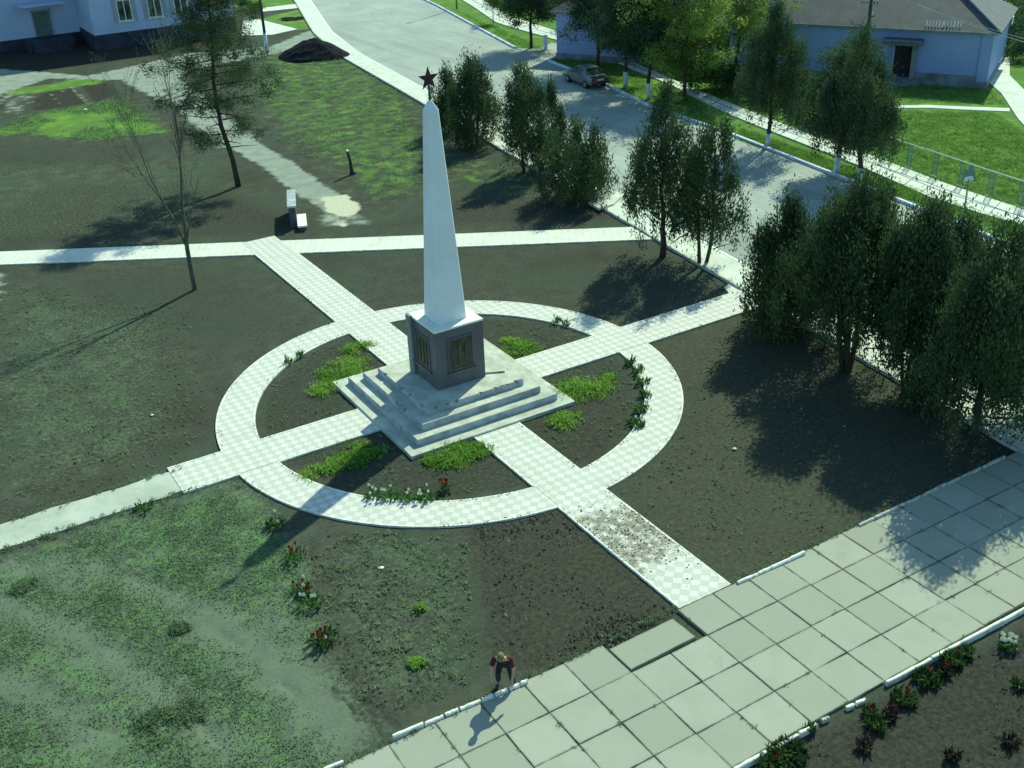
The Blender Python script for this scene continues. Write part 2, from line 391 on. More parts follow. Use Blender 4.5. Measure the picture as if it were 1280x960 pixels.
# ------------------------------------------------------------------ mesh builder
class MB:
    def __init__(self): self.v = []; self.f = []; self.mi = []
    def add(self, vs, fs, mi=0):
        o = len(self.v)
        self.v += [tuple(x) for x in vs]
        for f in fs: self.f.append(tuple(i + o for i in f)); self.mi.append(mi)
    def box(self, c, s, rz=0.0, mi=0, taper=1.0, rot=None):
        hx, hy, hz = s[0] / 2, s[1] / 2, s[2] / 2
        m = rot if rot is not None else Matrix.Rotation(rz, 3, 'Z')
        vs = []
        for z, t in ((-hz, 1.0), (hz, taper)):
            for x, y in ((-hx, -hy), (hx, -hy), (hx, hy), (-hx, hy)):
                vs.append(m @ Vector((x * t, y * t, z)) + Vector(c))
        self.add(vs, [(3, 2, 1, 0), (4, 5, 6, 7), (0, 1, 5, 4), (1, 2, 6, 5), (2, 3, 7, 6), (3, 0, 4, 7)], mi)
        return self
    def prism(self, poly, z0, z1, mi=0, mi_side=None):
        n = len(poly)
        a = sum(poly[i][0] * poly[(i + 1) % n][1] - poly[(i + 1) % n][0] * poly[i][1] for i in range(n))
        if a < 0: poly = list(reversed(poly))
        vs = [(x, y, z0) for x, y in poly] + [(x, y, z1) for x, y in poly]
        self.add(vs, [tuple(range(n, 2 * n))], mi)
        self.add(vs, [(i, (i + 1) % n, n + (i + 1) % n, n + i) for i in range(n)], mi if mi_side is None else mi_side)
        return self
    def strip(self, la, lb, z0, z1, mi=0, zb=None):
        """ribbon between two polylines with sides"""
        n = len(la)
        vs = [(*p[:2], z1) for p in la] + [(*p[:2], z1) for p in lb] + [(*p[:2], z0) for p in la] + [(*p[:2], z0) for p in lb]
        fs = []
        for i in range(n - 1):
            fs.append((i, i + 1, n + i + 1, n + i))
            fs.append((2 * n + i, 2 * n + i + 1, i + 1, i))
            fs.append((n + i, n + i + 1, 3 * n + i + 1, 3 * n + i))
        fs.append((0, n, 3 * n, 2 * n)); fs.append((n - 1, 2 * n - 1, 4 * n - 1, 3 * n - 1))
        self.add(vs, fs, mi)
        return self
    def tube(self, pts, rad, n=6, mi=0, cap=True):
        pts = [Vector(p) for p in pts]
        if not isinstance(rad, (list, tuple)): rad = [rad] * len(pts)
        rings = []
        up = Vector((0.31, 0.17, 0.93)).normalized()
        for i, p in enumerate(pts):
            d = (pts[min(i + 1, len(pts) - 1)] - pts[max(i - 1, 0)])
            d = d.normalized() if d.length > 1e-9 else Vector((0, 0, 1))
            a = d.cross(Vector((1, 0, 0)) if abs(d.x) < 0.8 else Vector((0, 1, 0))).normalized(); b = d.cross(a)
            rings.append([p + (a * math.cos(2 * math.pi * k / n) + b * math.sin(2 * math.pi * k / n)) * rad[i] for k in range(n)])
        vs = [v for r in rings for v in r]
        fs = []
        for i in range(len(pts) - 1):
            for k in range(n):
                fs.append((i * n + k, i * n + (k + 1) % n, (i + 1) * n + (k + 1) % n, (i + 1) * n + k))
        if cap:
            fs.append(tuple(range(n - 1, -1, -1))); fs.append(tuple((len(pts) - 1) * n + k for k in range(n)))
        self.add(vs, fs, mi)
        return self
    def cyl(self, c, r0, r1, h, n=16, mi=0):
        return self.tube([c, (c[0], c[1], c[2] + h)], [r0, r1], n, mi)
    def build(self, name, mats, parent=None, smooth=False, bevel=0.0, fix=True):
        me = bpy.data.meshes.new(name)
        me.from_pydata(self.v, [], self.f)
        if not isinstance(mats, (list, tuple)): mats = [mats]
        for m in mats: me.materials.append(M[m] if isinstance(m, str) else m)
        me.polygons.foreach_set('material_index', self.mi)
        if fix or bevel:
            bm = bmesh.new(); bm.from_mesh(me)
            if bevel:
                bmesh.ops.remove_doubles(bm, verts=bm.verts, dist=1e-5)
                es = [e for e in bm.edges if len(e.link_faces) == 2 and e.calc_face_angle(0) > 0.5]
                bmesh.ops.bevel(bm, geom=es, offset=bevel, segments=2, affect='EDGES', profile=0.6)
            bmesh.ops.recalc_face_normals(bm, faces=bm.faces)
            bm.to_mesh(me); bm.free()
        if smooth:
            me.polygons.foreach_set('use_smooth', [True] * len(me.polygons))
        me.update()
        return link(name, me, parent)

def face_up(o):
    me = o.data
    bm = bmesh.new(); bm.from_mesh(me)
    for f in bm.faces:
        if abs(f.normal.z) > 0.7 and f.normal.z < 0: f.normal_flip()
    bm.to_mesh(me); bm.free()
    return o

def cards(pos, dirs, L, W, tint, name, mat, parent=None, seed=0, bend=0.25):
    """many small leaf-sized diamond faces with a 'tint' attribute"""
    rg = np.random.default_rng(seed)
    n = len(pos)
    d = dirs / (np.linalg.norm(dirs, axis=1, keepdims=True) + 1e-9)
    q = rg.normal(size=(n, 3))
    s = np.cross(d, q); s /= (np.linalg.norm(s, axis=1, keepdims=True) + 1e-9)
    up = np.cross(s, d)
    L = np.asarray(L).reshape(-1, 1) * np.ones((n, 1)); W = np.asarray(W).reshape(-1, 1) * np.ones((n, 1))
    v = np.empty((n, 4, 3))
    v[:, 0] = pos - d * L * 0.5
    v[:, 1] = pos + s * W * 0.5 + up * L * bend * 0.3
    v[:, 2] = pos + d * L * 0.5 - up * L * bend * 0.3
    v[:, 3] = pos - s * W * 0.5 + up * L * bend * 0.3
    me = bpy.data.meshes.new(name)
    me.vertices.add(4 * n); me.vertices.foreach_set('co', v.reshape(-1).astype(np.float32))
    me.loops.add(4 * n); me.loops.foreach_set('vertex_index', np.arange(4 * n, dtype=np.int32))
    me.polygons.add(n); me.polygons.foreach_set('loop_start', np.arange(0, 4 * n, 4, dtype=np.int32))
    try: me.polygons.foreach_set('loop_total', np.full(n, 4, dtype=np.int32))
    except Exception: pass
    me.update(calc_edges=True)
    at = me.attributes.new('tint', 'FLOAT', 'POINT')
    at.data.foreach_set('value', np.repeat(np.clip(tint, 0, 1), 4).astype(np.float32))
    me.materials.append(M[mat])
    return link(name, me, parent)

# ------------------------------------------------------------------ ground
def seg_dist(P, a, b):
    a = np.array(a); b = np.array(b); ab = b - a
    t = np.clip(((P - a) @ ab) / max(ab @ ab, 1e-9), 0, 1)
    return np.linalg.norm(P - (a + t[:, None] * ab), axis=1)

def poly_sd(P, poly):
    poly = [tuple(p) for p in poly]
    d = np.full(len(P), 1e9); ins = np.zeros(len(P), bool)
    n = len(poly)
    for i in range(n):
        a, b = poly[i], poly[(i + 1) % n]
        d = np.minimum(d, seg_dist(P, a, b))
        c = ((a[1] > P[:, 1]) != (b[1] > P[:, 1]))
        with np.errstate(divide='ignore', invalid='ignore'):
            xi = (b[0] - a[0]) * (P[:, 1] - a[1]) / (b[1] - a[1] + 1e-12) + a[0]
        ins ^= c & (P[:, 0] < xi)
    return np.where(ins, d, -d)

def mask(P, poly, soft): return np.clip(0.5 + poly_sd(P, poly) / soft, 0, 1)
def stroke(P, pts, w, soft):
    d = np.full(len(P), 1e9)
    for a, b in zip(pts[:-1], pts[1:]): d = np.minimum(d, seg_dist(P, tuple(a), tuple(b)))
    return np.clip(0.5 + (w / 2 - d) / soft, 0, 1)

# lines of the street (surveyed from the photo)
KERB_R = [gp(u, v).xy for u, v in ((545, 8), (640, 60), (742, 100), (805, 132), (915, 171), (1072, 233), (1110, 248), (1193, 282))]
_d0 = (KERB_R[-1] - KERB_R[-4]).normalized()
KERB_R = [KERB_R[0] + (KERB_R[0] - KERB_R[3]).normalized() * 60] + KERB_R + [KERB_R[-1] + _d0 * 45]
ROAD_L = [gp(u, v).xy for u, v in ((388, 0), (415, 40), (450, 68), (531, 112), (930, 332))]
_d1 = (ROAD_L[-1] - ROAD_L[-2]).normalized()
ROAD_L = [ROAD_L[0] + (ROAD_L[0] - ROAD_L[2]).normalized() * 60] + ROAD_L + [ROAD_L[-1] + _d1 * 50]

def offset(line, d):
    out = []
    for i, p in enumerate(line):
        t = (line[min(i + 1, len(line) - 1)] - line[max(i - 1, 0)]).normalized()
        out.append(p + Vector((t.y, -t.x)) * d)
    return out

TRACKS = [([(-40, 742), (0, 752), (65, 780), (130, 815), (200, 868), (280, 932)], 0.95), ([(70, 702), (150, 718), (215, 748), (265, 778)], 0.6), ([(258, 772), (305, 805), (360, 848), (430, 915), (480, 945)], 1.5), ([(-40, 835), (0, 850), (70, 888), (120, 925)], 0.8), ([(340, 770), (400, 835), (470, 912)], 0.6), ([(-20, 700), (40, 712), (90, 730)], 0.7)]
RUTS = [[(150, 719), (190, 728), (232, 743)], [(170, 725), (225, 737)], [(150, 808), (195, 840), (235, 878), (272, 930)], [(140, 812), (165, 826)], [(272, 790), (300, 808)], [(430, 840), (462, 875), (497, 908)], [(352, 852), (372, 868)], [(414, 860), (448, 892), (475, 915)], [(440, 862), (470, 900)], [(100, 905), (140, 915)], [(560, 690), (585, 683), (618, 672)], [(198, 645), (240, 630), (300, 608)]]

def build_ground():
    def lines(spans):
        out = []
        for a, b, s in spans:
            n = max(1, int(round((b - a) / s)))
            out += [a + (b - a) * i / n for i in range(n)]
        out.append(spans[-1][1]); return out
    xs = lines([(-600, -150, 90), (-150, -60, 6), (-60, -30, 1.0), (-30, -6, 0.12), (-6, 22, 0.24), (22, 70, 0.7), (70, 160, 6), (160, 600, 90)])
    ys = lines([(-600, -120, 90), (-120, -40, 8), (-40, -24, 1.0), (-24, -2, 0.12), (-2, 26, 0.24), (26, 60, 0.6), (60, 120, 0.9), (120, 200, 8), (200, 600, 90)])
    nx, ny = len(xs), len(ys)
    X, Y = np.meshgrid(np.array(xs), np.array(ys)); P = np.stack([X.ravel(), Y.ravel()], 1)
    g = np.zeros(len(P)); w = g.copy(); du = g.copy(); ti = g.copy(); ol = g.copy(); sa = g.copy(); tk = g.copy()
    mx = lambda a, b: np.maximum(a, b)
    # --- grass
    g = mx(g, 0.47 * mask(P, gps([(318, 70), (410, 45), (470, 75), (530, 122), (560, 190), (548, 235), (480, 262), (445, 250), (400, 215), (345, 180), (322, 150), (300, 110)]), 4.5))
    g = mx(g, 0.42 * mask(P, gps([(520, 170), (700, 220), (690, 250), (600, 240), (540, 235)]), 4))
    g = mx(g, 0.8 * mask(P, gps([(0, 160), (40, 142), (110, 130), (150, 122), (195, 150), (215, 165), (120, 176), (20, 168), (-60, 176), (-60, 160)]), 2.6))
    g = mx(g, 0.8 * mask(P, gps([(60, 105), (115, 93), (140, 95), (130, 104), (60, 115), (0, 122), (0, 112)]), 2))
    g = mx(g, 1.0 * mask(P, gps([(322, 24), (390, 8), (408, 32), (375, 38)]), 1.2))
    g = mx(g, 1.0 * mask(P, gps([(290, 8), (310, -8), (385, -8), (387, 4), (320, 12)]), 1.2))
    g = mx(g, 0.9 * mask(P, gps([(398, 52), (422, 49), (438, 66), (420, 66)]), 1.0))
    verge = offset(KERB_R, -0.1)[::-1]
    far = offset(KERB_R, -110)
    g = mx(g, 1.0 * mask(P, [tuple(p) for p in verge] + [tuple(p) for p in far], 0.8))
    # open country beyond the photographed square
    g = mx(g, 0.75 * np.clip((np.hypot(P[:, 0], P[:, 1] - 30) - 92) / 25, 0, 1))
    # --- weeds
    w = mx(w, 1.0 * mask(P, gps([(-60, 720), (40, 690), (160, 640), (290, 605), (330, 632), (372, 690), (385, 745), (402, 830), (470, 910), (400, 990), (-100, 1000)]), 2.2))
    w = mx(w, 0.40 * mask(P, gps([(380, 700), (450, 655), (600, 665), (590, 740), (610, 850), (500, 905), (420, 860)]), 2.0))
    w = mx(w, 0.42 * mask(P, gps([(0, 345), (235, 385), (270, 520), (200, 600), (0, 650), (-80, 500)]), 5))
    w = mx(w, 0.38 * mask(P, gps([(-100, 200), (300, 190), (290, 290), (-100, 320)]), 5))
    # --- pale bare dirt
    du = mx(du, stroke(P, gps([(195, 92), (235, 118), (262, 150), (305, 180), (345, 205), (385, 235), (420, 255)]), 1.9, 1.5))
    du = mx(du, stroke(P, gps([(230, 120), (262, 150), (300, 178)]), 2.6, 2.5))
    du = mx(du, mask(P, gps([(-80, 82), (30, 88), (110, 95), (240, 66), (340, 58), (405, 30), (425, 50), (330, 70), (240, 86), (205, 108), (210, 130), (150, 100), (60, 98), (0, 118), (-80, 120)]), 2.2))
    ti = mx(ti, 0.9 * mask(P, gps([(-60, 45), (270, 28), (306, 42), (244, 64), (38, 91), (-60, 88)]), 1.5))  # cast shadow of the left building, painted in as darker ground
    du = mx(du, 0.5 * stroke(P, gps([(0, 140), (30, 135), (62, 128), (80, 112)]), 1.0, 1.6))
    du = mx(du, 0.55 * stroke(P, gps([(85, 103), (97, 118), (113, 132)]), 0.7, 0.8))
    du = mx(du, 0.5 * stroke(P, gps([(62, 115), (70, 126), (88, 136)]), 0.6, 0.8))
    du = mx(du, 0.45 * mask(P, gps([(10, 100), (60, 118), (50, 140), (0, 150), (-30, 130)]), 3))
    du = mx(du, 0.55 * mask(P, gps([(395, 232), (470, 268), (480, 285), (420, 288), (380, 282)]), 2.5))
    sa = mx(sa, mask(P, gps([(400, 248), (430, 243), (452, 257), (445, 268), (430, 272), (408, 266)]), 1.2))
    sa = mx(sa, 0.8 * mask(P, gps([(418, 276), (440, 271), (436, 284), (420, 283)]), 1.2))
    sa = mx(sa, 0.42 * mask(P, gps([(95, 515), (180, 500), (172, 522), (100, 530)]), 1.6))
    du = mx(du, 0.6 * mask(P, gps([(-40, 335), (18, 335), (8, 385), (-40, 400)]), 1.8))
    # --- vehicle tracks over the weedy corner
    for tr, wd_ in TRACKS: tk = mx(tk, stroke(P, gps(tr), wd_, 0.9))
    ru = np.zeros(len(P))
    for rt in RUTS: ru = mx(ru, stroke(P, gps(rt), 0.15, 0.16))
    ti = mx(ti, .7 * ru); w = w * (1 - .35 * ru)
    du = mx(du, 0.42 * stroke(P, gps([(0, 625), (45, 578)]), 0.18, 0.3) + 0.40 * stroke(P, gps([(12, 632), (55, 582)]), 0.18, 0.3))
    # --- dark tilled earth
    for q, a, s in (([(585, 655), (700, 632), (848, 765), (810, 808), (690, 840), (612, 838), (600, 740)], 1.0, 1.0),
              ([(575, 660), (690, 632), (700, 645), (600, 690)], 0.9, 0.8),
              ([(38, 128), (60, 112), (90, 110), (110, 130), (80, 136), (40, 138)], 1.0, 1.0),
              ([(100, 104), (130, 100), (150, 116), (118, 130)], 1.0, 0.8),
              ([(-10, 120), (12, 118), (18, 128), (-5, 142)], 1.0, 1.5),
              ([(-80, 172), (150, 172), (200, 178), (190, 200), (60, 215), (-80, 215)], 0.42, 5),
              ([(-80, 300), (60, 225), (250, 225), (300, 240), (360, 262), (430, 290), (810, 282), (770, 258), (560, 240), (560, 200), (640, 220), (500, 270), (400, 295), (0, 312)], 0.55, 2.5),
              ([(370, 316), (520, 310), (820, 300), (915, 358), (760, 405), (600, 368), (470, 385)], 0.36, 1.2),
              ([(60, 330), (310, 322), (430, 405), (330, 440), (280, 490), (200, 440), (60, 420)], 0.45, 5),
              ([(940, 950), (1285, 775), (1500, 900), (1300, 1100), (900, 1000)], 0.72, 0.8),
              ([(500, 700), (560, 690), (590, 700), (600, 830), (520, 850), (450, 800)], 0.35, 3)):
        ti = mx(ti, a * mask(P, gps(q), s))
    ring = np.hypot(P[:, 0], P[:, 1])
    ti = mx(ti, 0.55 * np.clip((7.2 - ring) / 0.5, 0, 1))
    w = mx(w, 0.26 * np.clip((7.2 - ring) / 0.5, 0, 1))
    ol = mx(ol, mask(P, gps([(790, 440), (960, 385), (1240, 545), (1250, 570), (1005, 690), (910, 728), (760, 605), (850, 540), (858, 480)]), 1.5))
    ol = mx(ol, 0.6 * mask(P, gps([(590, 655), (700, 632), (848, 765), (690, 840), (612, 838)]), 1.0))
    # --- relief
    rel = np.clip(1.0 - np.maximum(du, g) * 0.8, 0.1, 1)
    inner = (np.abs(P[:, 0]) < 34) & (P[:, 1] > -30) & (P[:, 1] < 30)
    z = np.zeros(len(P))
    idx = np.nonzero(inner)[0]
    for i in idx:
        x, y = P[i]
        nz = mnoise.noise((x * 1.3, y * 1.3, 0.2)) * 0.55 + mnoise.noise((x * 4.1, y * 4.1, 3.2)) * (0.45 + 0.9 * ti[i])
        z[i] = nz * 0.030 * rel[i]
    z = np.minimum(z, 0.035) - 0.05 * ru - 0.012 * tk
    me = bpy.data.meshes.new('ground')
    V = np.column_stack([P, z])
    ii = np.arange((nx * ny)).reshape(ny, nx)
    F = np.stack([ii[:-1, :-1], ii[:-1, 1:], ii[1:, 1:], ii[1:, :-1]], -1).reshape(-1, 4)
    nf = len(F)
    me.vertices.add(len(V)); me.vertices.foreach_set('co', V.reshape(-1).astype(np.float32))
    me.loops.add(4 * nf); me.loops.foreach_set('vertex_index', F.reshape(-1).astype(np.int32))
    me.polygons.add(nf); me.polygons.foreach_set('loop_start', np.arange(0, 4 * nf, 4, dtype=np.int32))
    me.update(calc_edges=True)
    for nm, a in (('grass', g), ('weed', w), ('dust', du), ('till_shade', ti), ('olive', ol), ('sand', sa), ('track', tk)):
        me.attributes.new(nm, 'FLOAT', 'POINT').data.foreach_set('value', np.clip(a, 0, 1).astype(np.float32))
    me.polygons.foreach_set('use_smooth', [True] * nf)
    me.materials.append(M['ground'])
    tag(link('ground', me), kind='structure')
build_ground()

# ------------------------------------------------------------------ paths
def struct(name, mb, mats, **kw):
    o = mb.build(name, mats, fix=False, **kw)
    face_up(o)
    return tag(o, kind='structure')

def circ(r, n=128): return [(r * math.cos(2 * math.pi * i / n), r * math.sin(2 * math.pi * i / n)) for i in range(n)]

RO, RI, HW, E = 8.57, 7.17, 0.92, 0.06
def ring_path():
    mb = MB()
    n = 144
    for r0, r1, mi, z in ((RI + E, RO - E, 0, 0.060), (RI, RI + E, 1, 0.066), (RO - E, RO, 1, 0.066)):
        a = [(r1 * math.cos(2 * math.pi * i / n), r1 * math.sin(2 * math.pi * i / n)) for i in range(n + 1)]
        b = [(r0 * math.cos(2 * math.pi * i / n), r0 * math.sin(2 * math.pi * i / n)) for i in range(n + 1)]
        mb.strip(a, b, -0.1, z, mi)
    struct('ring_path', mb, ['tile', 'edging'])
ring_path()

def arms():
    # tiled bodies sit 4 mm over the ring tiles so that the pattern runs through
    def arm(name, axis, a, b, w=HW, edges=()):
        mb = MB()
        def rect(u0, u1, v0, v1): return [(u0, v0), (u1, v0), (u1, v1), (u0, v1)] if axis == 'x' else [(v0, u0), (v1, u0), (v1, u1), (v0, u1)]
        mb.prism(rect(a, b, -w + E, w - E), -0.1, 0.070)
        for e0, e1 in edges:
            for s in (-1, 1):
                lo, hi = sorted((s * w, s * (w - E)))
                mb.prism(rect(e0, e1, lo, hi), -0.1, 0.074, 1)
        struct(name, mb, ['tile', 'edging'])
    ri, ro = math.sqrt(RI**2 - HW**2) - 0.01, math.sqrt(RO**2 - HW**2) + 0.0
    arm('cross_path', 'y', -14.40, -3.2, edges=((-14.40, -ro), (-ri, -3.2)))
    arm('cross_path', 'y', 3.2, 20.4, edges=((3.2, ri), (ro, 19.0)))
    arm('cross_path', 'x', -10.4, -3.2, edges=((-10.4, -ro), (-ri, -3.2)))
    arm('cross_path', 'x', 3.2, 15.4, edges=((3.2, ri), (ro, 15.0)))
    mb = MB()
    la, lb = [], []
    for i in range(40):
        x = -10.4 - i * 0.55
        la.append((x, 0.66 + 0.16 * mnoise.noise((x * 1.7, 0, 0))))
        lb.append((x, -0.78 + 0.18 * mnoise.noise((x * 1.9, 5, 0))))
    mb.strip(la, lb, -0.1, 0.052)
    struct('concrete_path', mb, 'conc')
    # pale path in front of the square (slightly turned)
    a, b = gp(-260, 334), gp(842, 291)
    d = (b - a); L = d.length; ang = math.atan2(d.y, d.x)
    mb = MB()
    mb.prism([(0, -0.86), (L, -0.86), (L, 0.86), (0, 0.86)], -0.1, 0.060)
    for s in (-1, 1):
        lo, hi = sorted((s * 0.861, s * 0.93)); mb.prism([(0, lo), (L, lo), (L, hi), (0, hi)], -0.1, 0.064, 1)
    o = struct('tiled_path', mb, ['tile2', 'edging'])
    o.location = (a.x, a.y, 0); o.rotation_euler = (0, 0, ang)
arms()

# ------------------------------------------------------------------ promenade of concrete slabs
def promenade():
    vs, fs, rr, ee = [], [], [], []
    rg = random.Random(3)
    pitch = 1.232
    def slab(x0, x1, y0, y1, z, tx=0, ty=0, dz=0.0, rz=0.0):
        cx, cy = (x0 + x1) / 2, (y0 + y1) / 2
        o = len(vs); c = 0.009
        def corner(ins, zz):
            out = []
            for X, Y in ((x0 + ins, y0 + ins), (x1 - ins, y0 + ins), (x1 - ins, y1 - ins), (x0 + ins, y1 - ins)):
                dx, dy = X - cx, Y - cy
                X2 = cx + dx * math.cos(rz) - dy * math.sin(rz); Y2 = cy + dx * math.sin(rz) + dy * math.cos(rz)
                out.append((X2, Y2, zz + dz + tx * dx + ty * dy))
            return out
        jit = [(rg.uniform(-.012, .012), rg.uniform(-.012, .012)) for _ in range(4)]
        for ins, zz, e in ((0, -0.08, 1), (0, z - 0.018, 1), (c, z, 0.9), (0.06, z, 0.0)):
            for kk, (X, Y, Z) in enumerate(corner(ins, zz)):
                vs.append((X + jit[kk][0], Y + jit[kk][1], Z)); ee.append(e)
        r = rg.random()
        rr.extend([r] * 16)
        for l in range(3):
            for k in range(4):
                fs.append((o + l * 4 + k, o + l * 4 + (k + 1) % 4, o + (l + 1) * 4 + (k + 1) % 4, o + (l + 1) * 4 + k))
        fs.append((o + 12, o + 13, o + 14, o + 15))
    for row in range(4):
        y1 = -14.43 - row * 1.238; y0 = y1 - 1.238
        for i in range(-15, 14):
            x0 = 0.22 + i * pitch; x1 = x0 + pitch
            if row == 0 and i in (-3, -2): continue
            g = rg.uniform(0.003, 0.009)
            slab(x0 + g, x1 - rg.uniform(0.003, 0.009), y0 + rg.uniform(.003, .009), y1 - rg.uniform(.003, .009),
                 0.082 + rg.uniform(-.007, .009), rg.uniform(-.005, .005), rg.uniform(-.005, .005), 0, rg.uniform(-.006, .006))
    # the loose slab by the end of the cross path, lifted along its outer edge
    slab(-3.44, -1.34, -15.60, -14.66, 0.085, 0.008, -0.020, 0.022, 0.012)
    me = bpy.data.meshes.new('slab_promenade'); me.from_pydata(vs, [], fs)
    me.attributes.new('rnd', 'FLOAT', 'POINT').data.foreach_set('value', rr)
    me.attributes.new('edge', 'FLOAT', 'POINT').data.foreach_set('value', ee)
    me.materials.append(M['slab'])
    tag(link('slab_promenade', me), kind='structure')
promenade()

# white kerb stones along the promenade
def kerb_row(stones, mat, label, group):
    for (a, b, h, jx) in stones:
        a = Vector(a); b = Vector(b); d = b - a
        t = bpy.data.objects  # noqa
        mb = MB()
        L = d.length
        n = 5
        # slightly irregular long block
        rg = random.Random(int(a.x * 97) + 5)
        top = []
        for i in range(n + 1):
            top.append(h + rg.uniform(-.012, .012))
        vs = []
        for i in range(n + 1):
            x = L * i / n; hw = 0.045 + rg.uniform(-.006, .006)
            vs += [(x, -hw, -0.1), (x, -hw, top[i] - .02), (x, -hw + .02, top[i]), (x, hw - .02, top[i]), (x, hw, top[i] - .02), (x, hw, -0.1)]
        fs = []
        for i in range(n):
            for k in range(5): fs.append((i * 6 + k, i * 6 + k + 1, (i + 1) * 6 + k + 1, (i + 1) * 6 + k))
        fs.append((0, 1, 2, 3, 4, 5)); fs.append(tuple(n * 6 + k for k in range(5, -1, -1)))
        mb.add(vs, fs)
        o = mb.build('kerb_stone', mat)
        o.location = (a.x, a.y, 0); o.rotation_euler = (0, rg.uniform(-.012, .012), math.atan2(d.y, d.x) + jx)
        tag(o, label, 'kerb stone', group)

def row(u0, v0, u1, v1, lens, gaps=0.03, h=0.17, z=0.1, jit=0.0, seed=1):
    a, b = gp(u0, v0, z).xy, gp(u1, v1, z).xy
    d = b - a; tot = sum(lens); s = 0; out = []; rg = random.Random(seed)
    for l in lens:
        p = a + d * (s / tot); s += l; q = a + d * (s / tot)
        q = q - (q - p).normalized() * gaps
        j = rg.uniform(-jit, jit)
        out.append(((p.x, p.y), (q.x, q.y), h + rg.uniform(-.015, .01), j))
    return out
kerb_row(row(491, 920, 662, 849, [1.05, .65, .5, 0.75, .42, .5, .42, .30], .06, .17, .15, .012, 2), 'kerb', 'white painted kerb stone in the row beside the bending person', 'white kerb stones beside the bending person')
kerb_row(row(405, 962, 430, 951, [.6], .02, .15, .12), 'kerb', 'lone white kerb stone at the bottom edge, left of the slab promenade', None)
kerb_row(row(922, 727, 1007, 689, [.8, .5, .75, .6], .04, .17, .15, .012, 4), 'kerb', 'white kerb stone right of the tiled path end, along the far slab edge', 'white kerb stones right of the tiled path end')
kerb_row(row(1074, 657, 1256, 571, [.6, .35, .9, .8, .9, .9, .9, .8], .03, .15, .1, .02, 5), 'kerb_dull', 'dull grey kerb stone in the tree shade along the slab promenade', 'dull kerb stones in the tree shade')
kerb_row(row(918, 962, 1022, 904, [1.0, .9, .55], .05, .16, .13, .012, 6), 'kerb', 'white kerb stone at the near left end of the flower bed edge', 'white kerb stones at the near end of the flower bed')
kerb_row(row(1027, 900, 1037, 896, [.3], .02, .12, .1), 'kerb_dull', 'small broken kerb piece between the near and far white kerb rows', None)
kerb_row(row(1058, 884, 1084, 871, [.35, .4], .08, .10, .1, .1, 8), 'kerb', 'half buried white kerb fragment in the gap of the flower bed edge', 'half buried kerb fragments')
kerb_row(row(1108, 853, 1340, 729, [1.6, 1.5, 1.2, 1.4, 1.4], .03, .17, .13, .006, 9), 'kerb', 'long white kerb stone in the straight row along the flower bed', 'long white kerb stones along the flower bed')

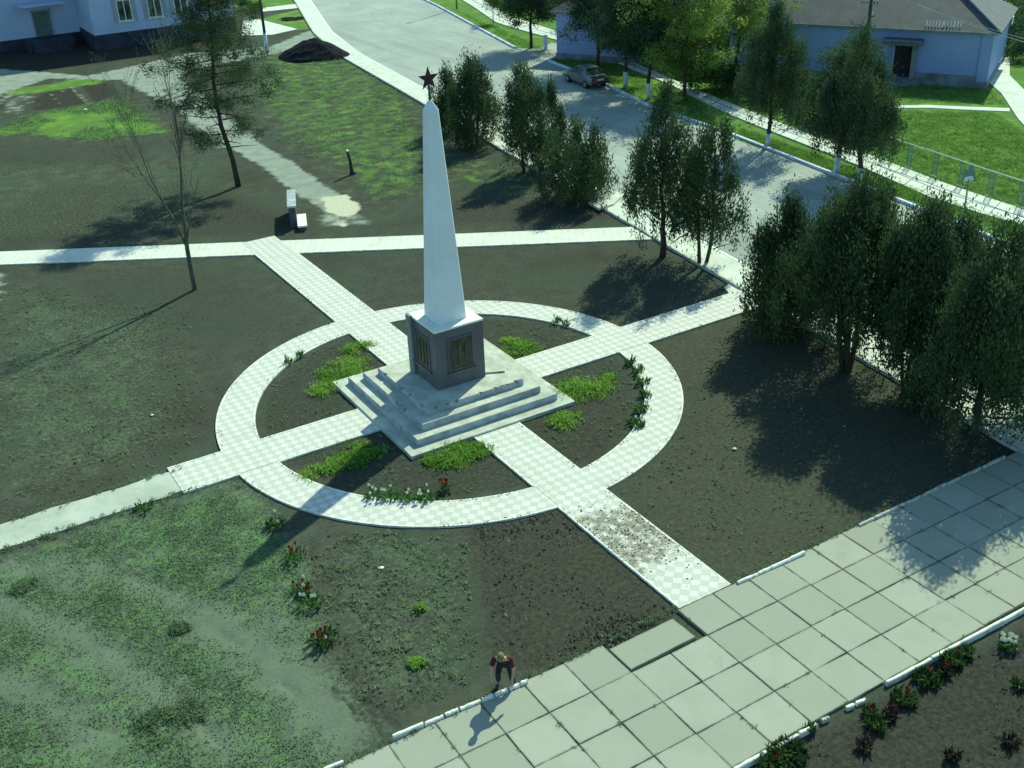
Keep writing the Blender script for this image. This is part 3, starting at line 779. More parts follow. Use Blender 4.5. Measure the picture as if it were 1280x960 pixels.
# ------------------------------------------------------------------ street
def street():
    mb = MB()
    n = 60
    def resample(line, n):
        L = [0]
        for a, b in zip(line[:-1], line[1:]): L.append(L[-1] + (b - a).length)
        out = []
        for i in range(n):
            s = L[-1] * i / (n - 1); k = 0
            while k < len(L) - 2 and L[k + 1] < s: k += 1
            t = (s - L[k]) / (L[k + 1] - L[k]); out.append(line[k].lerp(line[k + 1], t))
        return out
    kr, rl = resample(KERB_R, n), resample(ROAD_L, n)
    mb.strip(kr, rl, -0.1, 0.05)
    struct('road', mb, 'road')
    # left pavement between square and road: flush kerb line, then concrete
    mb = MB(); mb.strip(offset(rl, 0.0), offset(rl, 0.16), -0.1, 0.13); struct('kerb', mb, 'kerb')
    lw = offset(rl, 0.165); lo = offset(rl, 1.75)
    mb = MB(); mb.strip(lw, lo, -0.1, 0.118); struct('pavement', mb, 'walk')
    mb = MB(); mb.strip(offset(rl, 1.755), offset(rl, 1.86), -0.1, 0.135); struct('kerb', mb, 'kerb_dull')
    mb = MB()
    c0, c1 = gp(648, 62), gp(679, 77)
    def seg(lo_, hi_):
        pts = [p for p in kr if lo_ < p.y < hi_]
        return pts
    # right kerb with the gap of the crossing
    ys = sorted((c0.y, c1.y))
    for a, b in ((-200, ys[0]), (ys[1], 400)):
        full = resample(KERB_R, 400)
        pts = [p for p in full if a < p.y < b]
        mb.strip(offset(pts, 0.0), offset(pts, -0.18), -0.1, 0.20)
    struct('kerb', mb, 'kerb_blue')
    # far pavement
    near = gps([(560, -10), (590, 8), (622, 30), (700, 52), (735, 63), (840, 108), (920, 148), (1080, 211), (1180, 256), (1290, 286)])
    fa = gps([(585, -12), (605, 2), (640, 22), (712, 45), (740, 55), (832, 97), (905, 127), (1000, 165), (1100, 200), (1190, 234), (1290, 267)])
    ext = lambda l: [l[0] + (l[0] - l[1]).normalized() * 40] + l + [l[-1] + (l[-1] - l[-2]).normalized() * 30]
    near = resample(ext(near), 50); fa = resample(ext(fa), 50)
    mb = MB(); mb.strip(fa, near, -0.1, 0.09); struct('pavement', mb, 'walk')
    # joints: thin dark strips 4 mm above
    mb = MB()
    mid = [a.lerp(b, 0.5) for a, b in zip(fa, near)]
    mb.strip(offset(mid, -0.035), offset(mid, 0.035), 0.05, 0.094)
    fa2, ne2 = resample(fa, 110), resample(near, 110)
    for a, b in zip(fa2[2:-2], ne2[2:-2]):
        d = (b - a).normalized(); q = Vector((-d.y, d.x)) * 0.018
        mb.prism([tuple(a - q), tuple(b - q), tuple(b + q), tuple(a + q)], 0.05, 0.098)
    struct('pavement_joint', mb, 'slate_dark')
    mb = MB(); mb.prism(gps([(645, 61), (681, 79), (706, 68), (716, 60), (690, 54), (672, 62)]), -0.1, 0.065); struct('crossing', mb, 'road')
    # paths round the far right building
    mb = MB(); mb.prism(gps([(1300, 178), (1273, 150), (1252, 118), (1232, 100), (1234, 88), (1246, 75), (1262, 72), (1262, 95), (1285, 118), (1320, 150)]), -0.1, 0.06); struct('footpath', mb, 'walk')
    mb = MB(); mb.strip(gps([(1098, 133), (1160, 132), (1210, 134), (1262, 136)]), gps([(1098, 136), (1160, 135.5), (1210, 138), (1262, 140)]), -0.1, 0.05); struct('footpath', mb, 'walk')
    # paths by the far left building
    mb = MB(); mb.prism(gps([(303, 45), (303, 26), (322, 24), (372, 37), (340, 44)]), -0.1, 0.05); struct('footpath', mb, 'walk')
    mb = MB(); mb.prism(gps([(320, 16), (322, 11), (382, 4), (386, 9)]), -0.1, 0.05); struct('footpath', mb, 'walk')
    # paved slabs left of the pine-side car park: broken concrete by the thujas
    mb = MB(); mb.prism(gps([(742, 246), (752, 236), (775, 232), (806, 262), (818, 282), (800, 284), (770, 262)]), -0.1, 0.045); struct('concrete_patch', mb, 'conc_rough')
    mb = MB(); mb.prism(gps([(905, 360), (925, 348), (958, 372), (955, 384), (930, 392), (915, 372)]), -0.1, 0.046); struct('concrete_patch', mb, 'walk')
street()

# broken concrete cover by the thujas
t = thing('concrete_cover', 'broken pale concrete cover slab lying beneath the small bush beside the thujas', 'concrete slab', (*gp(757, 254).xy, 0.0), 0.4)
mb = MB(); mb.prism([(-1.5, -.5), (-.4, -.75), (1.3, -.45), (1.6, .1), (.7, .6), (-.9, .55)], 0.12, 0.24); mb.build('cover_plate', 'walk', t, bevel=0.02)
mb = MB(); mb.prism([(-1.3, -.4), (1.2, -.35), (1.3, .1), (-.9, .45)], -0.05, 0.118); mb.build('cover_base', 'slate_dark', t)

# ------------------------------------------------------------------ monument
def monument():
    t = thing('obelisk_monument', 'tall white obelisk on a dark stepped pedestal, red star on top, in the ring path', 'monument', (0, 0, 0))
    MB().box((0, 0, 0.02), (6.66, 6.66, 0.24)).build('base_slab', 'plinth', t, bevel=0.02)
    def tier(h, z0, z1, chips, seed):
        rg = random.Random(seed)
        n = 44
        per = []
        for s in range(4):
            a = [(-h, -h), (h, -h), (h, h), (-h, h)][s]; b = [(h, -h), (h, h), (-h, h), (-h, -h)][s]
            for i in range(n): per.append((a[0] + (b[0] - a[0]) * i / n, a[1] + (b[1] - a[1]) * i / n))
        N = len(per); vs = []
        dep = []
        d = 0.0
        for i in range(N):
            if rg.random() < chips: d = rg.uniform(0.03, 0.10)
            elif rg.random() < 0.6: d = 0.0
            dep.append(d)
        for i, (x, y) in enumerate(per):  # bottom, riser top, chipped edge, inner
            r = max(abs(x), abs(y)) 
            k1 = 1 - 0.0 / r
            k2 = 1 - (0.02 + dep[i] * 1.0) / h
            vs += [(x, y, z0), (x * k1, y * k1, z1 - 0.02 - dep[i]), (x * k2, y * k2, z1), (x * (1 - .20 / h), y * (1 - .20 / h), z1)]
        fs, mi = [], []
        mb = MB()
        fr = []; fc = []; fi = []
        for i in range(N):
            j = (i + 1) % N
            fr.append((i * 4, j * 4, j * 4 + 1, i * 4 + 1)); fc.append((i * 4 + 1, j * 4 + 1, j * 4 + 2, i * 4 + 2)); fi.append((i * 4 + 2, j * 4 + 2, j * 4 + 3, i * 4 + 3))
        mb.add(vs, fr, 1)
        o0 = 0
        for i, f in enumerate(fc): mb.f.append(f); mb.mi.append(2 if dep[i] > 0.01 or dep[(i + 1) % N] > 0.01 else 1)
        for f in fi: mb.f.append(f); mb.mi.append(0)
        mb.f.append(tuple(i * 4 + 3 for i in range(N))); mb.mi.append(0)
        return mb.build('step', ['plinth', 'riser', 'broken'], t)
    tier(2.86, 0.14, 0.39, 0.015, 1)
    tier(2.42, 0.385, 0.64, 0.03, 2)
    tier(1.98, 0.635, 0.88, 0.10, 5)
    # pedestal
    p = MB().box((0, 0, 0.88 + 1.13), (1.96, 1.96, 2.26)).build('pedestal', 'granite', t, bevel=0.015)
    MB().box((0, 0, 3.165), (1.99, 1.99, 0.07)).build('cap_slab', 'white_stone', p, bevel=0.01)
    # tall stone upright and plaques on the two visible faces
    mb = MB().box((-1.04, 0.86, 2.05), (0.115, 0.34, 2.36)); mb.build('stone_upright', 'granite_pale', p, bevel=0.015)
    def plaque(face):
        fr = MB(); pl = MB(); rl = MB(); sl = MB()
        # in a local plane: (a along the face, z)
        def bx(mb, a0, a1, z0, z1, d0, d1):
            if face == 'front': mb.box(((a0 + a1) / 2, -(d0 + d1) / 2, (z0 + z1) / 2), (a1 - a0, d1 - d0, z1 - z0))
            else: mb.box((-(d0 + d1) / 2, (a0 + a1) / 2, (z0 + z1) / 2), (d1 - d0, a1 - a0, z1 - z0))
        w = 0.52
        bx(pl, -w + .05, w - .05, 1.55, 2.72, .978, .998)
        for a0, a1, z0, z1 in ((-w, -w + .05, 1.50, 2.77), (w - .05, w, 1.50, 2.77), (-w + .05, w - .05, 1.50, 1.55), (-w + .05, w - .05, 2.72, 2.77)):
            bx(fr, a0, a1, z0, z1, .975, 1.02)
        q = fr.build('plaque', 'granite', p); pl.build('plate', 'plaque', q)
        # relief: a wreath-like arc and upright figures read as low vertical forms
        for a, zz, h, ww in ((-.26, 2.02, .74, .13), (-.02, 2.06, .82, .15), (.24, 2.0, .70, .13)):
            bx(rl, a - ww / 2, a + ww / 2, zz - h / 2, zz + h / 2, .999, 1.022)
            bx(rl, a - .05, a + .05, zz + h / 2 + .002, zz + h / 2 + .11, .999, 1.02)
        rl.build('relief', 'plaque_hi', q, bevel=0.008)
        bx(sl, -w - .06, w + .06, 1.38, 1.46, .976, 1.05); sl.build('ledge', 'granite', p)
    plaque('front'); plaque('side')
    # plank leaning at the right foot of the pedestal stays with the step
    # obelisk shaft
    b, tp, zb, zt = 0.57, 0.205, 3.202, 10.62
    vs = []
    c = 0.035
    def sq(h, z, cc):
        return [(-h + cc, -h, z), (h - cc, -h, z), (h, -h + cc, z), (h, h - cc, z), (h - cc, h, z), (-h + cc, h, z), (-h, h - cc, z), (-h, -h + cc, z)]
    levels = [(b, zb), (b - (b - tp) * .02, zb + .15)] + [(b + (tp - b) * k, zb + (zt - zb) * k) for k in (.2, .4, .6, .8, 1.0)] + [(.05, 10.92)]
    for h, z in levels: vs += sq(h, z, min(c, h * .3))
    fs = []
    for l in range(len(levels) - 1):
        for k in range(8): fs.append((l * 8 + k, l * 8 + (k + 1) % 8, (l + 1) * 8 + (k + 1) % 8, (l + 1) * 8 + k))
    fs.append(tuple((len(levels) - 1) * 8 + k for k in range(8)))
    m2 = MB(); m2.add(vs, fs); m2.build('shaft', 'obelisk', t)
    # star on its rod; plane of the star along X
    sp = MB()
    cz, ro_, ri_, dp = 11.62, 0.39, 0.155, 0.075
    ring = []
    for i in range(10):
        a = math.pi / 2 + i * math.pi / 5; r = ro_ if i % 2 == 0 else ri_
        ring.append((r * math.cos(a), r * math.sin(a)))
    vs = [(x, -0.012, cz + z) for x, z in ring] + [(x, 0.012, cz + z) for x, z in ring] + [(0, -dp, cz), (0, dp, cz)]
    fs = []
    for i in range(10):
        j = (i + 1) % 10
        fs += [(20, i, j), (21, 10 + j, 10 + i), (i, 10 + i, 10 + j, j)]
    sp.add(vs, fs)
    s = sp.build('star', 'star', t)
    MB().tube([(0, 0, 10.86), (0, 0, 11.49)], 0.035, 8).build('star_rod', 'steel', s)
monument()
t = thing('wooden_plank', 'short pale plank leaning at the right foot of the dark pedestal', 'plank', (1.22, -.85, .90), R(-25))
MB().box((0.2, 0, 0.03), (0.75, 0.09, 0.035)).build('board', 'conc', t)
MB().box((0.42, 0, 0.005), (0.08, 0.16, 0.018)).build('batten', 'bark_pale', t)

# ------------------------------------------------------------------ vegetation
def trunk_mesh(parts):
    mb = MB()
    for pts, rad in parts: mb.tube(pts, rad, 7 if rad[0] > 0.05 else 5)
    return mb

def wob(a, b, n, amp, rg):
    a = Vector(a); b = Vector(b); out = []
    for i in range(n + 1):
        t = i / n; p = a.lerp(b, t)
        if 0 < i < n: p += Vector((rg.gauss(0, amp), rg.gauss(0, amp), rg.gauss(0, amp * .4)))
        out.append(p)
    return out

def lerp_r(r0, r1, n): return [r0 + (r1 - r0) * i / n for i in range(n + 1)]

def spired_tree(name, label, cat, loc, H, Rad, z0, n_leaf, seed, mat='juniper', stems=1, spires=7, stem_r=0.12, group=None, lean=(0, 0), open_=0.07, limewash=False, size=1.0, skirt=0.6):
    """juniper / thuja: several upright spires of foliage around one or more stems"""
    rg = random.Random(seed); ng = np.random.default_rng(seed)
    t = thing(name, label, cat, (loc[0], loc[1], 0), 0, group)
    top = Vector((lean[0], lean[1], 0))
    parts = []
    sp = []
    for i in range(spires):
        if i == 0: r, hh, R_ = 0.0, H, Rad * .5
        else:
            a = 2 * math.pi * (i + rg.uniform(-.35, .35)) / max(1, spires - 1)
            r = Rad * rg.uniform(.40, .80); hh = H * rg.uniform(.66, .97) * (1 - .12 * (r / Rad)); R_ = Rad * rg.uniform(.24, .44)
            sp.append((r * math.cos(a), r * math.sin(a), hh, R_)); continue
        sp.append((0, 0, hh, R_))
    for s in range(stems):
        a = 2 * math.pi * s / max(1, stems) + rg.uniform(-.4, .4); off = 0.0 if stems == 1 else 0.16
        base = Vector((math.cos(a) * off, math.sin(a) * off, -0.1))
        spx = sp[s % len(sp)] if stems > 1 else sp[0]
        topp = Vector((spx[0] * .9 + top.x, spx[1] * .9 + top.y, spx[2] * .86))
        mid = Vector((base.x * 2.2 + topp.x * .35, base.y * 2.2 + topp.y * .35, z0 + .9))
        p = wob(base, mid, 3, .05, rg) + wob(mid, topp, 4, .06, rg)[1:]
        parts.append((p, lerp_r(stem_r * (1.0 if stems == 1 else .75), .02, len(p) - 1)))
    n_leaf = int(n_leaf * 3.0)
    P, D, T = [], [], []
    w = np.array([s_[3] ** 2 * (s_[2] - z0) for s_ in sp]); w /= w.sum()
    for (sx, sy, hh, R_), wi in zip(sp, w):
        nn = int(n_leaf * wi)
        nclump = max(14, int(nn / 75))
        for c in range(nclump):
            u = rg.random() ** 0.92
            z = z0 + (hh - z0) * u + (rg.uniform(-.3, .1) * skirt if u < .1 else 0)
            if u < .22 and rg.random() < .45 and z0 > 1: continue
            prof = min(1, (u + .10) / .28) ** .7 * (1 - u) ** .5 * 1.18 + .05
            rr = R_ * prof * math.sqrt(rg.random()) * 1.15
            a = rg.uniform(0, 2 * math.pi)
            f = z / H
            cx, cy = sx * (1 - .15 * f) + rr * math.cos(a) + top.x * f, sy * (1 - .15 * f) + rr * math.sin(a) + top.y * f
            if open_ and mnoise.noise((cx * .9 + seed, cy * .9, z * .9)) < -0.35 + open_: continue
            k = nn // nclump
            sg = np.array([.115, .115, .33]) * rg.uniform(.8, 1.5) * size
            q = ng.normal(size=(k, 3)) * sg + np.array([cx, cy, z])
            out = np.array([cx - top.x * f, cy - top.y * f, 0]); o_ = out / (np.linalg.norm(out) + .2)
            d = ng.normal(size=(k, 3)) * .5 + o_ * .5 + np.array([0, 0, 1.5])
            P.append(q); D.append(d)
            T.append(np.full(k, rg.uniform(.1, .8)) + ng.normal(size=k) * .18)
            if rg.random() < .3 and rr > .3 * R_:
                parts.append((wob((sx * .4 + top.x * f, sy * .4 + top.y * f, max(.4, z - .7)), (cx, cy, z), 2, .03, rg), [.028, .018, .008]))
    P = np.concatenate(P); D = np.concatenate(D); T = np.concatenate(T)
    ok = P[:, 2] > 0.08
    P, D, T = P[ok], D[ok], T[ok]
    L = ng.uniform(.07, .21, len(P)) * size; W = L * ng.uniform(.28, .46, len(P))
    tm = trunk_mesh(parts).build('trunk', 'bark', t, smooth=True)
    if limewash:
        p0 = parts[0][0]; r0 = parts[0][1][0]
        MB().tube([(p0[0].x, p0[0].y, 0), (p0[0].x + (p0[1].x - p0[0].x), p0[0].y + (p0[1].y - p0[0].y), p0[1].z)], [r0 + .012, parts[0][1][1] + .012], 9).build('limewash_band', 'limewash', tm, smooth=True)
    cards(P, D, L, W, T, 'crown', mat, t, seed)
    return t

def round_tree(name, label, cat, loc, H, Rad, z0, n_leaf, seed, mat='broad', stem_r=0.16, group=None, limewash=True, flat=1.0, leaf=(.09, .19), open_=0.08, clump=1.0, bark='bark', fork=None, lean=(0, 0), lw_h=1.15):
    """broad crown: limbs fork from the trunk, leaf clumps at the ends of the limbs"""
    rg = random.Random(seed); ng = np.random.default_rng(seed)
    t = thing(name, label, cat, (loc[0], loc[1], 0), 0, group)
    parts = []
    fk = fork or z0 * 1.05
    trunk = wob((0, 0, -.1), (lean[0] * .5, lean[1] * .5, fk), 4, .03, rg)
    parts.append((trunk, lerp_r(stem_r, stem_r * .7, 4)))
    lead = wob(trunk[-1], (lean[0], lean[1], H * .9), 5, .12, rg)
    parts.append((lead, lerp_r(stem_r * .68, .02, 5)))
    ends = []
    nl = 15
    for i in range(nl):
        u = (i + rg.random()) / nl
        z = z0 + (H - z0) * (0.06 + .9 * u)
        a = i * 2.4 + rg.uniform(-.3, .3)
        prof = (math.sin(math.pi * min(1, (u * .86 + .18))) ** .65) * flat
        rr = Rad * prof * rg.uniform(.62, 1.0)
        ax = lead[0].lerp(lead[-1], max(0, min(1, (z - fk) / (H * .9 - fk) - .25)))
        e = Vector((lean[0] * u + rr * math.cos(a), lean[1] * u + rr * math.sin(a), z))
        p = wob(ax, e, 4, .10, rg); parts.append((p, lerp_r(stem_r * .34, .015, 4)))
        ends.append((e, 1.0))
        for q in p[2:4]: ends.append((q + Vector((rg.gauss(0, .3), rg.gauss(0, .3), rg.uniform(-.1, .4))), .75))
        for s in range(2):
            e2 = e.lerp(ax, rg.uniform(.1, .5)) + Vector((rg.gauss(0, .5), rg.gauss(0, .5), rg.uniform(-.4, .6)))
            parts.append((wob(p[2], e2, 2, .05, rg), [.03, .02, .01])); ends.append((e2, .85))
    for q in lead[2:]: ends.append((q, .9))
    P, D, T = [], [], []
    n_leaf = int(n_leaf * 3.2)
    k = max(6, n_leaf // (len(ends) * 5))
    for e, s in ends:
        br = rg.uniform(.15, .75)
        for c in range(5):
            cc = np.array(e) + ng.normal(size=3) * np.array([.42, .42, .32]) * clump * s * Rad / 2.4
            if open_ and mnoise.noise((cc[0] * .8 + seed, cc[1] * .8, cc[2] * .8)) < -.4 + open_: continue
            q = cc + ng.normal(size=(k, 3)) * np.array([.26, .26, .2]) * clump * rg.uniform(.8, 1.4)
            P.append(q); D.append(ng.normal(size=(k, 3)) + np.array([0, 0, .15])); T.append(br + rg.uniform(-.2, .2) + ng.normal(size=k) * .18)
    P = np.concatenate(P); D = np.concatenate(D); T = np.concatenate(T)
    L = ng.uniform(leaf[0], leaf[1], len(P)); W = L * ng.uniform(.45, .7, len(P))
    tm = trunk_mesh(parts).build('trunk', bark, t, smooth=True)
    if limewash:
        kz = 2; q = trunk[1].lerp(trunk[2], .5) if fk > 2 else trunk[2]
        f = min(1, lw_h / fk); pts = [Vector((trunk[0].x, trunk[0].y, 0))]
        for tt in trunk[1:]:
            if tt.z < lw_h: pts.append(tt)
        MB().tube(pts + [Vector((pts[-1].x, pts[-1].y, max(lw_h, pts[-1].z + .05)))], stem_r + .014, 9).build('limewash_band', 'limewash', tm, smooth=True)
    cards(P, D, L, W, T, 'crown', mat, t, seed)
    return t

def bush(name, label, cat, loc, r, h, n_leaf, seed, mat='bush', group=None, leaf=(.10, .22)):
    rg = random.Random(seed); ng = np.random.default_rng(seed)
    t = thing(name, label, cat, (loc[0], loc[1], 0), 0, group)
    parts = []; P, D, T = [], [], []
    nb = 11
    for i in range(nb):
        a = i * 2.4; rr = r * math.sqrt((i + .5) / nb) * .85
        z = h * (.35 + .55 * (1 - (rr / r) ** 2)) * rg.uniform(.75, 1.1)
        e = Vector((rr * math.cos(a), rr * math.sin(a), z))
        parts.append((wob((e.x * .1, e.y * .1, -.05), e, 3, .05, rg), [.03, .025, .018, .008]))
        for c in range(6):
            cc = np.array(e) + ng.normal(size=3) * np.array([r * .22, r * .22, h * .18]); cc[2] = max(.12, cc[2])
            k = n_leaf // (nb * 6)
            P.append(cc + ng.normal(size=(k, 3)) * .13 * max(1, r)); D.append(ng.normal(size=(k, 3)) + np.array([0, 0, .5])); T.append(rg.uniform(.1, .8) + ng.normal(size=k) * .15)
    P = np.concatenate(P); D = np.concatenate(D); T = np.concatenate(T); ok = P[:, 2] > .04
    P, D, T = P[ok], D[ok], T[ok]
    L = ng.uniform(leaf[0], leaf[1], len(P))
    trunk_mesh(parts).build('stems', 'bark', t)
    cards(P, D, L, L * .5, T, 'foliage', mat, t, seed)
    return t

def at(u, v): return gp(u, v).xy

J = 'juniper_tree'
# the pair at the end of the right arm
spired_tree(J, 'tall dark juniper with one thick trunk, left of the pair by the road', 'tree', at(828, 321), 7.9, 2.15, 1.2, 9500, 11, stems=1, spires=8, stem_r=.17)
spired_tree(J, 'twin-stemmed dark juniper, right of the pair, with thin slanting stems', 'tree', at(878, 331), 7.4, 1.8, 1.3, 8000, 12, stems=2, spires=7, stem_r=.13, lean=(.35, 0), open_=.24)
# cluster on the right
spired_tree(J, 'low bushy juniper at the left end of the dark right-hand row', 'tree', at(978, 412), 5.2, 2.4, .35, 15000, 13, stems=2, spires=9, stem_r=.15)
spired_tree(J, 'juniper with several bare stems fanning from one foot, second in the right-hand row', 'tree', at(1058, 462), 7.2, 2.95, 1.9, 19000, 14, stems=4, spires=9, stem_r=.15)
spired_tree(J, 'juniper with three thin straight stems, middle of the right-hand row', 'tree', at(1135, 495), 6.9, 2.5, 1.6, 15000, 15, mat='juniper2', stems=3, spires=7, stem_r=.10, open_=.05)
spired_tree(J, 'wide single-trunked juniper near the slab corner in the right-hand row', 'tree', at(1216, 545), 7.1, 2.85, 1.2, 18000, 16, stems=1, spires=9, stem_r=.15, open_=.1)
spired_tree(J, 'juniper cut off by the right edge of the photo beyond the slab corner', 'tree', at(1305, 520), 6.8, 2.6, 1.0, 12000, 17, stems=1, spires=8, stem_r=.14)
spired_tree('juniper_shrub', 'pointed young juniper standing behind the right-hand row near the road', 'tree', at(1182, 420), 4.8, 1.6, .6, 5200, 18, mat='juniper2', stems=1, spires=5, stem_r=.09)
spired_tree('juniper_shrub', 'slim young juniper behind the row at the right edge near the road', 'tree', at(1262, 430), 4.5, 1.7, .5, 5000, 19, mat='juniper2', stems=1, spires=5, stem_r=.09)
spired_tree('juniper_shrub', 'low dark juniper shrub under the three-stemmed juniper', 'shrub', at(1160, 512), 1.2, 1.1, .1, 2600, 20, stems=2, spires=6, stem_r=.04, size=.8)
# thujas beyond the obelisk
T_ = 'thuja_tree'
spired_tree(T_, 'broad dense thuja right beside the obelisk top', 'tree', at(592, 182), 5.3, 2.3, .3, 9000, 21, mat='juniper2', stems=2, spires=8, stem_r=.12)
spired_tree(T_, 'small thuja half hidden behind the red star', 'tree', at(560, 166), 4.1, 1.3, .3, 4200, 26, mat='juniper2', stems=1, spires=5, stem_r=.08)
spired_tree(T_, 'thuja with a thin pointed top between the broad thuja and the bush', 'tree', at(655, 216), 6.0, 1.9, .7, 8500, 22, mat='juniper2', stems=1, spires=6, stem_r=.11)
spired_tree(T_, 'thin open thuja standing by the road behind the bushy thuja', 'tree', at(690, 208), 4.6, 1.2, .5, 3200, 23, mat='juniper2', stems=1, spires=4, stem_r=.07, open_=.2)
spired_tree(T_, 'round bushy thuja above the pale path', 'tree', at(722, 250), 4.0, 2.25, .2, 9000, 24, mat='juniper2', stems=3, spires=9, stem_r=.10)

# trees along the far pavement
round_tree('roadside_tree', 'dark round tree beside the road, furthest up the street', 'tree', at(664, 61), 8.3, 3.5, 2.3, 14000, 31, limewash=False)
round_tree('roadside_tree', 'dark tree with a bare brown trunk growing behind the parked car', 'tree', at(747, 84), 9.2, 3.6, 2.5, 13000, 32, limewash=False)
round_tree('roadside_tree', 'dark tree with a whitewashed trunk just right of the parked car', 'tree', at(782, 109), 9.2, 3.0, 2.5, 13000, 33)
round_tree('roadside_tree', 'dark whitewashed tree at the kerb, second to the right of the parked car', 'tree', at(811, 124), 8.4, 2.3, 2.6, 10000, 34)
round_tree('roadside_tree', 'yellow-green leafing tree at the road between dark trees', 'tree', at(856, 126), 9.4, 3.6, 2.1, 14000, 35, mat='spring', open_=.1, limewash=False)
round_tree('garden_tree', 'light green tree with forked bare limbs against the blue wall', 'tree', at(918, 104), 9.8, 3.9, 2.9, 11000, 36, mat='spring', open_=.25, limewash=False, fork=1.9, stem_r=.18)
spired_tree('roadside_pine', 'tall dark tree with a whitewashed trunk left of the leaning pair', 'tree', at(960, 184), 8.3, 2.6, 1.9, 13000, 37, mat='pine', stems=1, spires=8, stem_r=.15, limewash=True)
round_tree('roadside_tree', 'tree with a leaning white trunk between the fence and the straight tree', 'tree', at(1045, 217), 7.4, 2.2, 1.9, 9000, 38, mat='pine', lean=(.9, .6))
spired_tree('roadside_tree', 'big dark green tree with a white trunk in front of the fence', 'tree', at(1073, 229), 8.0, 2.35, 1.9, 15000, 39, mat='pine', stems=1, spires=9, stem_r=.16, limewash=True, lean=(-.5, .3))
for (u, v, r, h, s, lab) in ((893, 112, 2.2, 1.9, 41, 'green bush left of the forked tree beside the far pavement'), (935, 118, 2.4, 2.1, 42, 'rounded bush below the forked tree by the blue wall'), (985, 130, 2.2, 2.0, 43, 'dark bush behind the tall whitewashed tree'), (1020, 150, 2.0, 1.8, 44, 'bush behind the leaning white-trunk tree'), (1082, 172, 1.6, 1.4, 45, 'low bush at the start of the white fence rail'),
        (735, 34, 3.0, 2.4, 46, 'dark bush behind the far pavement near the posts'), (790, 58, 3.0, 2.6, 47, 'dark bush behind the roadside trees, right of the parked car'), (840, 80, 2.5, 2.3, 48, 'bush behind the yellow-green tree'), (650, 3, 3.0, 2.2, 49, 'dark bush at the top edge above the far pavement'), (700, 14, 2.8, 2.6, 50, 'dark bush right of the topmost far bush')):
    bush('bush', lab, 'bush', at(u, v), r, h, 2600, s, leaf=(.16, .32))
for (u, v, r, h, s, lab) in ((1262, 62, 2.2, 2.0, 51, 'dark scrub bush behind the right end of the blue building'), (1285, 40, 3.0, 2.6, 52, 'dark scrub bush in the top right corner'), (1270, 15, 3.2, 3.4, 53, 'tall dark shrub at the top right, beyond the roof'), (1290, 75, 2.0, 1.5, 54, 'low scrub by the footpath at the right edge'), (1240, 20, 2.8, 3.0, 58, 'dark shrub just beyond the roof corner')):
    bush('bush', lab, 'bush', at(u, v), r, h, 2200, s, mat='broad', leaf=(.16, .32))
bush('bush', 'small green bush by the footpath right of the pale building', 'bush', at(316, 24), .8, 1.3, 900, 55)
bush('bush', 'smaller dark bush in front of the bush by the far footpath', 'bush', at(322, 15), .7, 1.0, 700, 56)
bush('bush', 'small bush at the corner of the pale building', 'bush', at(306, 12), .9, 1.2, 900, 57)
for (u, v, s, lab) in ((617, 29, 61, 'thin young sapling on the verge near the lamp post'),):
    round_tree('sapling', lab, 'tree', at(u, v), 3.0, .5, 1.5, 500, s, stem_r=.05, limewash=False, bark='bark_pale', mat='bush')

# pine on the left
def pine():
    rg = random.Random(71); ng = np.random.default_rng(71)
    loc = at(298, 233)
    t = thing('pine_tree', 'tall open pine beside the worn dirt path on the left', 'tree', (*loc, 0))
    parts = []
    tr = [Vector((0, 0, -.1)), Vector((-.05, .1, 1.6)), Vector((-.35, .35, 3.6)), Vector((-.4, .3, 6.0)), Vector((-.1, .2, 8.6)), Vector((.05, .2, 11.0)), Vector((.1, .2, 12.6))]
    parts.append((tr, [.18, .16, .13, .105, .08, .05, .02]))
    def ax(z):
        for a, b in zip(tr[:-1], tr[1:]):
            if a.z <= z <= b.z: return a.lerp(b, (z - a.z) / (b.z - a.z))
        return tr[-1]
    P, D, T = [], [], []
    nb = 50
    for i in range(nb):
        z = 2.3 + 10.0 * (i / nb)
        a = i * 2.399 + rg.uniform(-.3, .3)
        u = (z - 2.3) / 10.0
        rr = (1.0 + 2.5 * math.sin(math.pi * min(1, u * .9 + .18))) * rg.uniform(.6, 1.1)
        if z < 4.3: rr *= .8
        c = ax(z); e = c + Vector((rr * math.cos(a), rr * math.sin(a), rg.uniform(-.1, .55)))
        p = wob(c, e, 3, .08, rg); parts.append((p, [.045, .03, .02, .008]))
        if z < 4.2 and rg.random() < .45: continue
        for tt in np.linspace(.3, 1.08, 10):
            q = np.array(c.lerp(e, float(tt))) + ng.normal(size=3) * .26
            k = 84
            P.append(q + ng.normal(size=(k, 3)) * np.array([.22, .22, .17]))
            D.append(ng.normal(size=(k, 3)) * .8 + np.array([math.cos(a), math.sin(a), .5])); T.append(rg.uniform(.1, .8) + ng.normal(size=k) * .15)
    P = np.concatenate(P); D = np.concatenate(D); T = np.concatenate(T)
    L = ng.uniform(.10, .22, len(P))
    trunk_mesh(parts).build('trunk', 'bark', t, smooth=True)
    cards(P, D, L, L * .24, T, 'crown', 'pine', t, 71)
pine()

